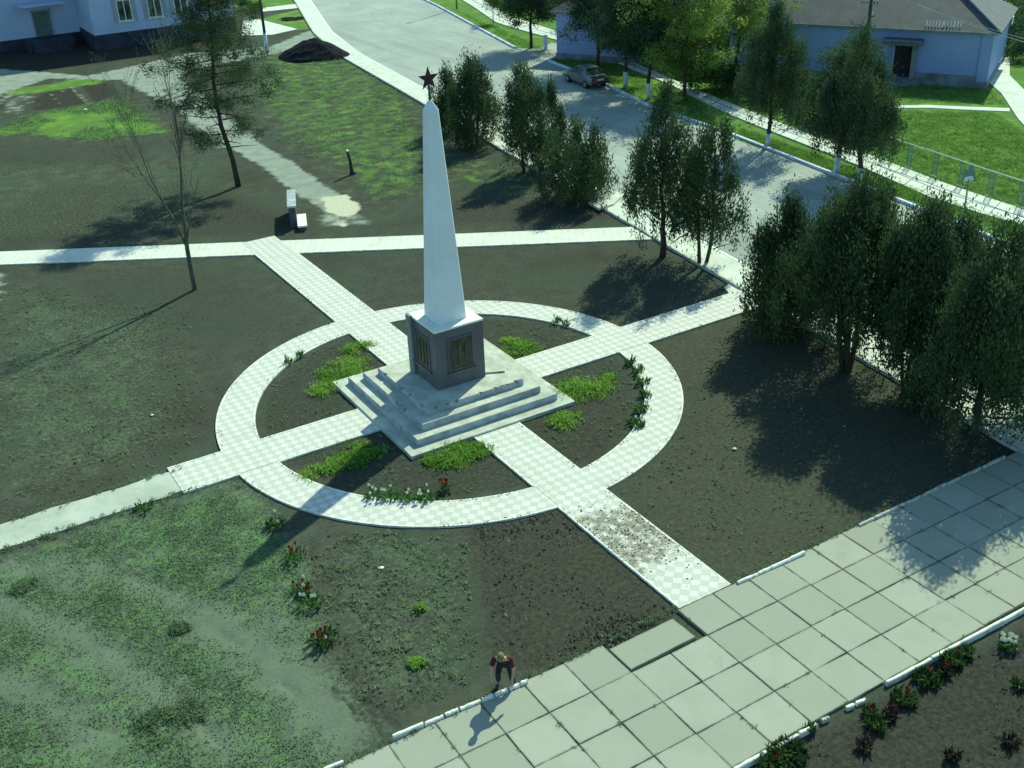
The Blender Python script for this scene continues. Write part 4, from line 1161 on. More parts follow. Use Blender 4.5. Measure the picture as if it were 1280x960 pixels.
def bare_tree():
    rg = random.Random(85)
    loc = at(244, 362)
    t = thing('bare_tree', 'slender leafless tree standing by the pale path on the left', 'tree', (*loc, 0))
    trunk = MB(); twigs = MB()
    P, D = [], []
    def grow(p, d, r, L, lvl):
        n = 4 if lvl < 2 else 3
        pts = [p]; rr = [r]
        for i in range(n):
            d = (d + Vector((rg.gauss(0, .09), rg.gauss(0, .09), rg.gauss(0, .04) + (.06 if lvl else .0)))).normalized()
            p = p + d * (L / n); pts.append(p); rr.append(max(.005, r * (1 - .62 * (i + 1) / n)))
            if lvl < 3 and (i > 0 or lvl > 0):
                for _ in range(2 if lvl < 3 else 2):
                    if rg.random() < (.62 if lvl else .9):
                        a = rg.uniform(0, 2 * math.pi)
                        q = d.cross(Vector((math.cos(a), math.sin(a), .1))).normalized()
                        nd = (d + q * rg.uniform(.22, .5)).normalized()
                        grow(p, nd, rr[-1] * (.6 if lvl < 2 else .65), L * rg.uniform(.45, .68), lvl + 1)
        (trunk if r > .03 else twigs).tube(pts, rr, 7 if r > .05 else 4, cap=False)
        if lvl >= 3:
            for q in pts[1:]: P.append(tuple(q)); D.append(tuple(d))
    # trunk leaning left, then two or three leaders rising from about 2.3 m
    base = [Vector((0, 0, -.1)), Vector((-.02, .01, .9)), Vector((-.02, .0, 2.0)), Vector((.02, -.02, 2.6))]
    trunk.tube(base, [.125, .11, .10, .092], 8, cap=False)
    grow(base[-1], Vector((.04, -.02, 1)).normalized(), .085, 5.4, 0)
    grow(base[2], Vector((-.05, .05, 1)).normalized(), .055, 4.6, 0)
    grow(base[2], Vector((.20, -.08, 1)).normalized(), .04, 3.4, 1)
    tr = trunk.build('trunk', 'bark_pale', t, smooth=True)
    twigs.build('branches', 'bark_pale', t, smooth=True)
    ng = np.random.default_rng(3); P = np.array(P); D = np.array(D)
    rep = 3
    P = np.repeat(P, rep, 0) + ng.normal(size=(len(P) * rep, 3)) * .07; D = np.repeat(D, rep, 0) + ng.normal(size=P.shape) * .6
    L = ng.uniform(.04, .10, len(P))
    cards(P, D, L, L * .4, ng.random(len(P)), 'buds', 'bush', t, 5)
bare_tree()

# lush grass and weed clumps inside the ring
def clump(name, label, cat, loc, r, h, n, seed, mat='lush', group=None, blade=(.09, .24), w=.18):
    h *= .62; n = int(n * 1.35)
    ng = np.random.default_rng(seed)
    sub = max(9, int(n / 45)); P = []; D = []
    rg = random.Random(seed)
    for i in range(sub):
        a = rg.uniform(0, 6.283); rr = r * rg.random() ** .6 * (1.15 if r > .4 else .8)
        c = np.array([rr * math.cos(a) * 1.15, rr * math.sin(a) * .85, 0]); k = n // sub
        q = ng.normal(size=(k, 3)) * np.array([r * .17 + .03, r * .17 + .03, .02])
        d = ng.normal(size=(k, 3)) * .6 + np.array([0, 0, .75])
        hh = h * (1 - .5 * (rr / r) ** 2) * ng.uniform(.5, 1.0, k)
        q[:, 2] = hh * ng.random(k) + .03
        P.append(c + q); D.append(d)
    P = np.concatenate(P); D = np.concatenate(D); L = ng.uniform(blade[0], blade[1], len(P))
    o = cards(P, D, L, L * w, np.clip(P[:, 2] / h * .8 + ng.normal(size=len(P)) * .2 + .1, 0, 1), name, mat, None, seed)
    o.location = (loc[0], loc[1], 0)
    return tag(o, label, cat, group)
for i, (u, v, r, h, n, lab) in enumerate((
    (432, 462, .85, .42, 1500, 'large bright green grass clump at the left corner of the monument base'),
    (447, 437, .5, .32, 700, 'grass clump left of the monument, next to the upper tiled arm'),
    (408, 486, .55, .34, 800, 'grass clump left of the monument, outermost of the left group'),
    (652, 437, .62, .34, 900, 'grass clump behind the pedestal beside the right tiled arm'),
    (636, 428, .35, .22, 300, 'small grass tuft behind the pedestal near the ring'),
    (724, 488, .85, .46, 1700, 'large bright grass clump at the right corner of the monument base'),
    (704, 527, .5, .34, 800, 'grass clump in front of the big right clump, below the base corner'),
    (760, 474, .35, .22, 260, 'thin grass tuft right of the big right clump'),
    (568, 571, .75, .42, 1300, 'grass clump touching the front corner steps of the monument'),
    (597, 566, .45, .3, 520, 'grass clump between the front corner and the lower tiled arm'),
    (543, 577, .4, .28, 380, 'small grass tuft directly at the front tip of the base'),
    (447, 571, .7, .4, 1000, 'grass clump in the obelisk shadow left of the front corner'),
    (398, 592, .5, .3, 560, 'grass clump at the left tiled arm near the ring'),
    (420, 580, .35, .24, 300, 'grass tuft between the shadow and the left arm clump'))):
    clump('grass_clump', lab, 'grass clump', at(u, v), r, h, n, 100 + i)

# flower clumps
def tulips(label, loc, r, nleaf, nred, seed, white=0, name='tulip_clump', leafm='tulip_leaf', h=.28, cat='flowers'):
    rg = random.Random(seed); ng = np.random.default_rng(seed)
    t = thing(name, label, cat, (loc[0], loc[1], 0))
    P, D = [], []
    for i in range(nleaf):
        a = rg.uniform(0, 6.283); rr = r * math.sqrt(rg.random())
        z = rg.uniform(.06, h * .75)
        P.append((rr * math.cos(a), rr * math.sin(a), z)); D.append((math.cos(a) * .5 + rg.gauss(0, .3), math.sin(a) * .5 + rg.gauss(0, .3), 1.0))
    P = np.array(P); L = ng.uniform(.18, .34, nleaf)
    cards(P, np.array(D), L, L * .26, ng.random(nleaf), 'leaves', leafm, t, seed, bend=.5)
    for i in range(nred + white):
        a = rg.uniform(0, 6.283); rr = r * .85 * math.sqrt(rg.random()); z = h * rg.uniform(1.0, 1.35)
        mb = MB(); x, y = rr * math.cos(a), rr * math.sin(a)
        mb.tube([(x, y, .02), (x, y, z)], .008, 4, 1)
        n = 6
        vs = [(x, y, z)] + [(x + .045 * math.cos(k * 1.047), y + .045 * math.sin(k * 1.047), z + .03) for k in range(6)] + [(x + .04 * math.cos(k * 1.047 + .2), y + .04 * math.sin(k * 1.047 + .2), z + .095) for k in range(6)]
        fs = [(0, 1 + (k + 1) % 6, 1 + k) for k in range(6)] + [(1 + k, 1 + (k + 1) % 6, 7 + (k + 1) % 6, 7 + k) for k in range(6)]
        mb.add(vs, fs, 0)
        mb.build('blossom', ['red' if i < nred else 'white_petal', 'tulip_leaf'], t, fix=False)
    return t
tul = [
 (369, 699, .32, 46, 5, 0, 'red tulip clump topmost of the row beside the obelisk shadow tip'),
 (379, 741, .30, 44, 4, 2, 'tulip clump with red and white blooms, second in the left column'),
 (388, 757, .36, 60, 1, 4, 'tulip clump with pale blooms just below the red and white one'),
 (404, 802, .42, 90, 6, 1, 'big red tulip clump at the lower end of the left column'),
 (346, 658, .30, 60, 0, 2, 'leafy green tulip clump at the edge of the obelisk shadow'),
 (467, 623, .28, 46, 0, 4, 'leftmost leafy clump along the inner front edge of the ring'),
 (488, 624, .30, 56, 0, 4, 'second leafy clump along the inner front edge of the ring'),
 (508, 626, .22, 36, 0, 2, 'small leafy clump in the middle of the front ring edge row'),
 (532, 624, .34, 70, 1, 5, 'wide leafy clump with pale buds left of the red tulips at the front ring edge'),
 (557, 614, .22, 40, 6, 0, 'bright red tulip clump at the front inner edge of the ring'),
 (788, 456, .22, 40, 0, 1, 'topmost leafy clump along the right inner edge of the ring'),
 (797, 466, .25, 50, 0, 2, 'second leafy clump from the top along the right inner ring edge'),
 (804, 480, .25, 50, 0, 2, 'middle leafy clump along the right inner ring edge'),
 (807, 497, .25, 50, 0, 1, 'fourth leafy clump from the top along the right inner ring edge'),
 (803, 514, .3, 60, 0, 2, 'fifth leafy clump along the right inner ring edge, wider'),
 (795, 532, .34, 74, 0, 2, 'lowest and biggest leafy clump along the right inner ring edge'),
 (361, 455, .16, 26, 0, 1, 'small leafy plant on the left inner ring edge'),
 (376, 447, .16, 26, 0, 0, 'small leafy plant on the left inner ring edge, further up'),
 (697, 404, .2, 34, 0, 1, 'dark leafy plant at the far inner ring edge behind the pedestal'),
 (707, 408, .18, 28, 0, 0, 'thin dark plant right beside the far ring edge plant'),
 (181, 637, .3, 46, 0, 0, 'green weed tuft at the side of the pale concrete path'),
]
for i, (u, v, r, nl, nr, nw, lab) in enumerate(tul):
    tulips(lab, at(u, v), r, nl, nr, 200 + i, nw)
bed = [
 (985, 944, .55, 150, 0, 'bush', 'yellowish leafy bush in the bed beside the near white kerb'),
 (965, 958, .4, 90, 3, 'bush', 'leafy bush with red leaves at the bottom edge of the bed'),
 (1012, 915, .14, 20, 0, 'bush', 'small green shoot in the bed by the lone kerb piece'),
 (1094, 908, .32, 70, 1, 'bush', 'green clump in the bed below the half buried kerb fragments'),
 (1086, 893, .22, 36, 3, 'bush', 'pale-leaved plant beside the half buried kerb fragments'),
 (1112, 897, .22, 30, 4, 'mulch', 'dark red plant between the green clumps of the bed'),
 (1130, 876, .38, 90, 2, 'bush', 'tall leafy clump in the middle of the flower bed row'),
 (1158, 852, .42, 110, 2, 'bush', 'broad leafy clump near the long white kerb'),
 (1178, 842, .28, 50, 5, 'mulch', 'red-leaved plant between the two broad clumps by the long kerb'),
 (1190, 828, .36, 90, 2, 'bush', 'leafy clump at the upper end of the flower bed row'),
 (1207, 819, .24, 50, 1, 'bush', 'small leafy clump at the very upper end of the bed row'),
 (1080, 938, .26, 40, 0, 'mulch', 'dark red shrub in the bed near the bottom edge'),
 (1190, 950, .22, 34, 0, 'mulch', 'dark red shrub at the bottom of the bed in the middle'),
 (1262, 930, .24, 36, 0, 'mulch', 'dark red shrub at the right edge of the bed'),
 (1272, 860, .2, 30, 0, 'bush', 'small green plant at the right edge below the white hosta'),
]
for i, (u, v, r, nl, nr, mt, lab) in enumerate(bed):
    tulips(lab, at(u, v), r * .78, int(nl * 1.5), nr // 2, 300 + i, 0, name='bed_plant', leafm=mt, h=.22, cat='plant')
tulips('white-edged leafy hosta standing alone at the right edge of the bed', at(1259, 808),   .26, 60, 0, 330, 15, name='hosta_plant', h=.2, cat='plant')
for i, (u, v, r, lab) in enumerate(((521, 830, .17, 'green weed clump in the bare soil left of the bending person'), (525, 762, .10, 'tiny green weed in the bare soil below the ring'), (210, 905, .6, 'yellow-green grass patch near the bottom left edge'), (225, 785, .26, 'bright weed clump in the middle of the tracked weedy ground'), (30, 735, .36, 'green weed clump near the left edge below the concrete path'))):
    clump('weed_clump', lab, 'weeds', at(u, v), r, .15, int(260 + 900 * r), 350 + i, mat='lush' if i < 2 else 'weed', w=.22)

# ---- ground cover nobody could count
def ground_cover():
    ng = np.random.default_rng(5)
    def scatter(poly, n):
        poly = np.array([tuple(p) for p in gps(poly)]); lo, hi = poly.min(0), poly.max(0); out = []
        while len(out) < n:
            q = ng.uniform(lo, hi, (n, 2)); q = q[poly_sd(q, poly) > 0.1]; out += list(q)
        return np.array(out[:n])
    def tufts(name, label, cat, pts, k, spread, h, L, w, mat, seed, up=1.0):
        pts = np.repeat(pts, k, 0); n = len(pts)
        p = np.column_stack([pts + ng.normal(size=(n, 2)) * spread, ng.uniform(.02, h, n)])
        d = ng.normal(size=(n, 3)) * (.6 if up > .6 else np.array([.6, .6, .28])) + np.array([0, 0, up if up > .6 else .08])
        l = ng.uniform(L[0], L[1], n)
        o = cards(p, d, l, l * w, np.repeat(ng.random(n // k), k) * .8 + ng.random(n) * .3, name, mat, None, seed)
        tag(o, label, cat, kind='stuff')
    wp = scatter([(-60, 720), (40, 692), (160, 645), (290, 612), (330, 640), (375, 700), (395, 830), (460, 905), (400, 985), (-100, 1000)], 11000)
    keep = np.array([mnoise.noise((x * .55, y * .55, 1.7)) + .5 * mnoise.noise((x * 2.0, y * 2.0, 4.1)) + .35 * ng.normal() > -.30 for x, y in wp])
    tr = np.ones(len(wp), bool)
    for q_, wd_ in TRACKS:
        tr &= stroke(wp, gps(q_), wd_ * .85, .9) < ng.random(len(wp))
    wp = wp[keep & tr]
    tufts('weed_cover', 'low broadleaf weeds spread over the tracked ground at lower left', 'weeds', wp, 6, .10, .035, (.035, .085), .55, 'weed', 6, .25)
    wp = np.concatenate([scatter([(380, 700), (450, 660), (590, 670), (600, 850), (500, 900), (420, 860)], 420), scatter([(330, 470), (420, 415), (540, 590), (650, 605), (520, 640), (400, 600), (330, 540)], 160), scatter([(620, 400), (740, 420), (810, 480), (790, 545), (720, 580), (660, 520)], 200), scatter([(0, 345), (235, 385), (270, 520), (200, 600), (0, 650), (-80, 500)], 520), scatter([(770, 620), (900, 420), (1100, 600), (1000, 690), (900, 715)], 130)])
    rr = np.hypot(wp[:, 0], wp[:, 1]); ok = ~((rr > RI - .1) & (rr < RO + .1)) & (np.abs(wp[:, 0]) > 1.05) & (np.abs(wp[:, 1]) > 1.05) & (np.maximum(np.abs(wp[:, 0]), np.abs(wp[:, 1])) > 3.5)
    tufts('sprout_cover', 'sparse small weed sprouts over the bare soil around the ring', 'weeds', wp[ok], 6, .06, .07, (.05, .12), .5, 'weed', 7, .5)
    gpnts = np.concatenate([scatter([(318, 72), (410, 48), (520, 122), (555, 190), (545, 232), (480, 258), (345, 180), (305, 110)], 2600), scatter([(0, 160), (40, 142), (110, 130), (150, 122), (195, 150), (215, 165), (120, 176), (20, 168)], 1600)])
    gpnts = gpnts[[mnoise.noise((x * .35, y * .35, 2.2)) + .6 * mnoise.noise((x * 1.1, y * 1.1, 5.)) > -.02 for x, y in gpnts]]
    tufts('meadow_grass', 'patchy meadow grass over the rough ground beyond the pale path', 'grass', gpnts, 7, .16, .12, (.12, .26), .18, 'weed', 8, .4)
    lp = np.concatenate([scatter([(1095, 205), (1290, 268), (1290, 170), (1240, 140), (1100, 138), (1090, 170)], 4200), scatter([(1090, 128), (1258, 132), (1240, 112), (1100, 104)], 700), scatter([(920, 176), (1080, 232), (1290, 300), (1290, 286), (1080, 214), (925, 160)], 2600), scatter([(560, 8), (640, 55), (690, 75), (690, 64), (630, 38)], 500), scatter([(690, 78), (745, 96), (910, 165), (915, 152), (840, 112), (735, 70)], 1400)])
    tufts('lawn_grass', 'short bright lawn grass on the verge and behind the white fence rail', 'grass', lp, 8, .13, .10, (.10, .22), .18, 'grass', 9, .4)
    # clods and pale crumbs on the dug earth
    cp = np.concatenate([scatter([(590, 655), (700, 635), (845, 765), (690, 835), (615, 835)], 900), scatter([(700, 770), (840, 765), (800, 808), (700, 832)], 500), scatter([(770, 610), (900, 430), (1150, 590), (1000, 690), (915, 722)], 900), scatter([(940, 955), (1285, 780), (1290, 960)], 900), scatter([(585, 655), (690, 634), (700, 650), (600, 690)], 300), scatter([(380, 660), (580, 668), (600, 840), (500, 900), (410, 840)], 500), scatter([(10, 350), (240, 380), (300, 430), (270, 520), (290, 560), (60, 640)], 1000), scatter([(330, 480), (430, 420), (640, 600), (500, 640)], 250)])
    rr = np.hypot(cp[:, 0], cp[:, 1]); ok = ~((rr > RI - .1) & (rr < RO + .1)) & (np.abs(cp[:, 0]) > 1.05) & (np.abs(cp[:, 1]) > 1.05) & ((np.maximum(np.abs(cp[:, 0]), np.abs(cp[:, 1])) > 3.5))
    mb = MB(); rg = random.Random(4)
    for x, y in cp[ok]:
        if mnoise.noise((x * .45, y * .45, 7.7)) + .5 * mnoise.noise((x * 1.6, y * 1.6, 2.7)) < rg.uniform(-.15, .35): continue
        s = .018 + .05 * rg.random() ** 3; a = rg.uniform(0, 6.28)
        vs = []
        for k in range(6):
            q = a + k * 1.047; r = s * rg.uniform(.7, 1.2); vs.append((x + r * math.cos(q), y + r * math.sin(q), .0))
        vs.append((x + rg.uniform(-.3, .3) * s, y + rg.uniform(-.3, .3) * s, s * rg.uniform(.6, 1.0) + .015))
        mb.add(vs, [(k, (k + 1) % 6, 6) for k in range(6)], 0 if rg.random() < .85 else 1)
    o = mb.build('soil_clods', [simple('clod_soil', (0.085, 0.082, 0.057), var=.5, scale=.8), simple('pale_clod', (0.20, 0.20, 0.15), var=.3, scale=2)], fix=False)
    tag(o, 'loose clods scattered over the freshly dug earth', 'soil clods', kind='stuff')
    # crumbs of earth on the lower tiled arm
    mb = MB()
    for i in range(700):
        y = rg.gauss(-10.9, 1.0); x = rg.uniform(-.9, .9)
        if not -14 < y < -8.7: continue
        s = .012 + .035 * rg.random() ** 2
        vs = [(x + s * math.cos(k * 1.257), y + s * math.sin(k * 1.257) * rg.uniform(.5, 1), .068) for k in range(5)] + [(x, y, .072 + s * .7)]
        mb.add(vs, [(k, (k + 1) % 5, 5) for k in range(5)])
    tag(mb.build('spilled_earth', [simple('spilled_earth', (0.10, 0.10, 0.065), var=.5, scale=3)], fix=False), 'crumbs of earth spilled over the lower arm of the tiled path', 'soil clods', kind='stuff')
ground_cover()

def path_edges():
    rg = random.Random(12); mb = MB(); pts = []
    def crumb(x, y, z, s):
        o = rg.uniform(0, 6.28)
        vs = [(x + s * rg.uniform(.6, 1.2) * math.cos(o + k * 1.257), y + s * rg.uniform(.6, 1.2) * math.sin(o + k * 1.257), z - .012) for k in range(5)] + [(x, y, z + s * .45)]
        mb.add(vs, [(k, (k + 1) % 5, 5) for k in range(5)])
    for i in range(2600):
        a = rg.uniform(0, 6.283)
        if mnoise.noise((math.cos(a) * 4, math.sin(a) * 4, 1.1)) < -.05: continue
        r = rg.choice((RI + abs(rg.gauss(0, .06)), RO - abs(rg.gauss(0, .07))))
        x, y = r * math.cos(a), r * math.sin(a)
        if min(abs(x), abs(y)) < 1: continue
        crumb(x, y, .066, .012 + .04 * rg.random() ** 2)
    for i in range(1500):
        u = rg.uniform(-14.2, 15); s = rg.choice((-1, 1)); v = s * (HW - abs(rg.gauss(0, .08)))
        if abs(u) < 3.5 or RI - .1 < abs(u) < RO + .1: continue
        if mnoise.noise((u * .8, s * 3.0, 4.4)) < -.05: continue
        x, y = (u, v) if rg.random() < .45 else (v, u)
        if y == u and u > 15 or x < -10.4: continue
        crumb(x, y, .074, .012 + .04 * rg.random() ** 2)
    tag(mb.build('edge_earth', [simple('edge_earth', (0.13, 0.135, 0.095), var=.5, scale=2)], fix=False), 'crumbs of earth washed onto the edges of the ring and cross path', 'soil clods', kind='stuff')
    ng = np.random.default_rng(17); P = []
    for i in range(230):
        row_ = rg.randint(0, 4); x = rg.uniform(-18, 14); y = -14.43 - row_ * 1.238
        if rg.random() < .4: x = .22 + rg.randint(-14, 11) * 1.232; y = rg.uniform(-19.3, -14.5)
        if mnoise.noise((x * .5, y * .5, 9.)) < .02: continue
        P.append((x, y))
    for i in range(420): # grass creeping over the upper edge of the slabs and along the concrete path
        x = rg.uniform(-18, -1) if rg.random() < .6 else rg.uniform(1, 12); P.append((x, -14.36 + rg.gauss(0, .07)))
    for i in range(500):
        x = rg.uniform(-28, -10); P.append((x, rg.choice((.72, -.86)) + rg.gauss(0, .10)))
    P = np.repeat(np.array(P), 7, 0); n = len(P)
    p = np.column_stack([P + ng.normal(size=(n, 2)) * .035, ng.uniform(.06, .13, n)]); L = ng.uniform(.05, .13, n)
    o = cards(p, ng.normal(size=(n, 3)) * .7 + np.array([0, 0, .7]), L, L * .25, ng.random(n), 'joint_grass', 'weed', None, 18)
    tag(o, 'thin grass growing in the slab joints and along the path edges', 'grass', kind='stuff')
path_edges()

# a few pale scraps of litter
for i, (u, v, s, lab) in enumerate(((476, 711, .10, 'white paper scrap on the bare soil below the ring'), (107, 138, .3, 'white scrap beside the dug pits at upper left'), (918, 562, .09, 'small pale stone on the olive soil at the right'), (294, 77, .3, 'white scrap under the pine by the yard'), (190, 520, .09, 'tiny pale stone on the soil left of the ring'))):
    mb = MB(); rg = random.Random(i)
    a = at(u, v); n = 7
    vs = [(s * rg.uniform(.6, 1.1) * math.cos(k * 6.283 / n), s * rg.uniform(.5, .9) * math.sin(k * 6.283 / n), rg.uniform(.02, .06)) for k in range(n)] + [(0, 0, .05 + s * .35)]
    mb.add(vs, [(k, (k + 1) % n, n) for k in range(n)])
    o = mb.build('scrap' if 'scrap' in lab else 'stone', 'litter', fix=False); o.location = (a.x, a.y, 0.01); tag(o, lab, 'litter' if 'scrap' in lab else 'stone')

# ------------------------------------------------------------------ small monuments and posts on the left
def slab_wall():
    p = [gp(358, 237, 1.2).xy, gp(369, 237, 1.2).xy, gp(370.5, 258, 1.2).xy, gp(358, 258, 1.2).xy]
    c = sum(p, Vector((0, 0))) / 4
    d = ((p[0] + p[1]) - (p[2] + p[3])).normalized(); L = ((p[0] + p[1]) / 2 - (p[2] + p[3]) / 2).length
    W = ((p[1] - p[0]).length + (p[2] - p[3]).length) / 2 * .9
    rz = math.atan2(d.y, d.x)
    t = thing('memorial_wall', 'low dark stone wall with a grey weathered top beside the dirt path', 'wall', (c.x, c.y, 0), rz)
    MB().box((0, 0, .5), (L - .1, W - .1, 1.2)).build('body', 'slate_dark', t, bevel=.02)
    MB().box((0, 0, 1.155), (L, W, .10)).build('coping', 'slate', t, bevel=.02)
    q = [gp(370, 268, .3).xy, gp(383, 267, .3).xy, gp(384, 282, .3).xy, gp(372, 283, .3).xy]
    c = sum(q, Vector((0, 0))) / 4; d = ((q[0] + q[1]) - (q[2] + q[3])).normalized(); L = ((q[0] + q[1]) / 2 - (q[2] + q[3]) / 2).length; W = (q[1] - q[0]).length * .88
    t = thing('stone_bench', 'white stone bench slab beside the low dark wall', 'bench', (c.x, c.y, 0), math.atan2(d.y, d.x))
    MB().box((0, 0, .265), (L, W, .09)).build('seat', 'white_stone', t, bevel=.012)
    for s in (-1, 1): MB().box((s * L * .36, 0, .08), (.22, W * .8, .28)).build('leg', 'slate_dark', t)
slab_wall()

def stump():
    a = at(440, 218)
    t = thing('wooden_post', 'thin leaning dark post with a pale top in the meadow grass', 'post', (a.x, a.y, 0))
    p = MB(); p.tube([(0, 0, -.1), (.0, 0, .2), (-.02, .03, .8), (-.12, .02, 1.42)], [.15, .12, .095, .085], 9); p.build('shaft', 'bark', t, smooth=True)
    MB().tube([(-.12, .02, 1.421), (-.125, .02, 1.50)], [.09, .085], 9).build('cap', 'white_stone', t)
    MB().tube([(0.12, -.03, -.02), (.12, -.03, .16)], [.15, .10], 7).build('foot', 'slate_dark', t)
stump()

def mound(name, lab, u, v, r, h, seed, mat):
    a = at(u, v); bm = bmesh.new()
    n, m = 28, 10
    vs = []
    for j in range(m + 1):
        for i in range(n):
            f = j / m; an = 2 * math.pi * i / n
            rr = r * (1 - f) * (1 + .22 * mnoise.noise((math.cos(an) * 1.3 + seed, math.sin(an) * 1.3, .3)))
            z = h * (1 - (1 - f) ** 1.35) + .16 * mnoise.noise((rr * math.cos(an) * 1.5, rr * math.sin(an) * 1.5, seed)) * (1 if 0 < j else 0) + .07 * mnoise.noise((rr * math.cos(an) * 5, rr * math.sin(an) * 5, seed))
            vs.append(bm.verts.new((rr * math.cos(an) * 1.15, rr * math.sin(an) * .85, max(-.05, z) if j else -.08)))
    for j in range(m):
        for i in range(n):
            bm.faces.new((vs[j * n + i], vs[j * n + (i + 1) % n], vs[(j + 1) * n + (i + 1) % n], vs[(j + 1) * n + i]))
    bmesh.ops.remove_doubles(bm, verts=bm.verts, dist=.002)
    me = bpy.data.meshes.new(name); bm.to_mesh(me); bm.free(); me.materials.append(M[mat])
    o = link(name, me); o.location = (a.x, a.y, 0); o.rotation_euler = (0, 0, -.5)
    tag(o, lab, 'soil heap')
mound('soil_heap', 'heap of black earth at the road end of the meadow', 394, 71, 3.1, 1.6, 3, 'black_soil')
mound('flower_mound', 'low dark oval bed in the small lawn by the pale building', 364, 24, 1.5, .14, 8, 'black_soil')

def pole(name, lab, cat, u, v, h, r, white=0, mat='steel', group=None):
    a = at(u, v); t = thing(name, lab, cat, (a.x, a.y, 0), 0, group)
    p = MB().tube([(0, 0, max(0, white) - (.1 if not white else 0)), (0, 0, h)], [r, r * .75], 10).build('shaft', mat, t, smooth=True)
    if white: MB().tube([(0, 0, -.1), (0, 0, white)], [r * 1.25, r * 1.2], 10).build('painted_base', 'limewash', t, smooth=True)
    return t
t = pole('utility_post', 'dark post with a pale blue painted foot in front of the pale building', 'post', 334, 66, 7.5, .13, 1.75, 'wood_pole')
MB().box((0, 0, 7.2), (1.2, .1, .1)).build('crossarm', 'wood_pole', t)
t = pole('street_lamp', 'lamp post at the road verge, top centre of the street', 'street lamp', 571, 11, 6.5, .10, 0, 'bluegrey')
MB().tube([(0, 0, 6.4), (-.5, -.2, 6.9), (-1.3, -.5, 7.0)], [.05, .045, .04], 6).build('arm', 'bluegrey', t)
MB().box((-1.5, -.57, 6.98), (.55, .24, .12), math.atan2(.5, 1.3)).build('lamp_head', 'slate', t)
for (u, v, lab) in ((682, 63, 'short pale blue post left of the paved crossing'), (713, 73, 'short pale blue post right of the paved crossing')):
    a = at(u, v); t = thing('bollard', lab, 'bollard', (a.x, a.y, 0))
    MB().box((0, 0, .55), (.26, .26, 1.3)).build('shaft', 'limewash', t, bevel=.02)
    MB().box((0, 0, 1.245), (.32, .32, .08)).build('cap', 'limewash', t, bevel=.015)

# garden lamp on the verge at the right
def verge_lamp():
    a = at(1202, 281); t = thing('sign_post', 'thin verge post topped by a small blue triangular board', 'sign', (a.x, a.y, 0))
    MB().tube([(0, 0, -.1), (.02, 0, 1.5), (-.02, .02, 2.35)], [.045, .04, .035], 8).build('pole', 'bluegrey', t, smooth=True)
    # board faces the street corner
    d = (CAMP.xy - a).normalized()
    rz = math.atan2(d.y, d.x) + math.pi / 2 + .25
    m = Matrix.Rotation(rz, 3, 'Z')
    b = MB(); vs = [(-.32, -.02, 2.20), (.34, -.02, 2.28), (.10, -.02, 3.05), (-.02, -.02, 3.05), (-.32, .02, 2.20), (.34, .02, 2.28), (.10, .02, 3.05), (-.02, .02, 3.05)]
    b.add([m @ Vector(v) for v in vs], [(0, 1, 2, 3), (7, 6, 5, 4), (0, 4, 5, 1), (1, 5, 6, 2), (2, 6, 7, 3), (3, 7, 4, 0)]); bo = b.build('board', 'bluegrey', t)
    s = MB(); s.add([m @ Vector(v) for v in ((-.25, -.024, 2.23), (.24, -.024, 2.30), (.14, -.024, 2.52), (-.19, -.024, 2.45))], [(0, 1, 2, 3)]); s.build('pale_band', 'rail', bo, fix=False)
verge_lamp()

# ------------------------------------------------------------------ fence at the right
def fence():
    pts = [gp(u, v).xy for u, v in ((1105, 200), (1135, 211), (1167, 222), (1200, 234), (1236, 247), (1274, 260))]
    d = (pts[-1] - pts[-2]); pts.append(pts[-1] + d); pts.append(pts[-1] + d)
    o = pts[0]
    t = thing('railing_fence', 'low railing with a white top rail and bluish mesh strips along the far pavement', 'fence', (o.x, o.y, 0))
    loc = [p - o for p in pts]
    H = 1.42
    rl = MB(); rl.tube([(p.x, p.y, H) for p in loc], .032, 8); rl.build('top_rail', 'rail', t)
    rl = MB(); rl.tube([(p.x, p.y, .25) for p in loc], .012, 5); rl.build('lower_wire', 'bluegrey', t)
    for i, p in enumerate(loc):
        q = loc[min(i + 1, len(loc) - 1)] - loc[max(i - 1, 0)]; q = q.normalized()
        for s in (-.17, .17):
            po = MB().tube([(p.x + q.x * s, p.y + q.y * s, .09), (p.x + q.x * s, p.y + q.y * s, H - .04)], .028, 6).build('post', 'bluegrey', t)
            MB().cyl((p.x + q.x * s, p.y + q.y * s, -.05), .07, .06, .14, 8).build('footing', 'white_stone', po)
        b = MB()
        for k in range(4):
            x = -.105 + k * .07; b.tube([(p.x + q.x * x, p.y + q.y * x, .22), (p.x + q.x * x, p.y + q.y * x, H - .06)], .010, 4)
        for z in (.24, .80, H - .08): b.tube([(p.x - q.x * .17, p.y - q.y * .17, z), (p.x + q.x * .17, p.y + q.y * .17, z)], .012, 4)
        b.build('mesh_strip', 'bluegrey', t)
fence()

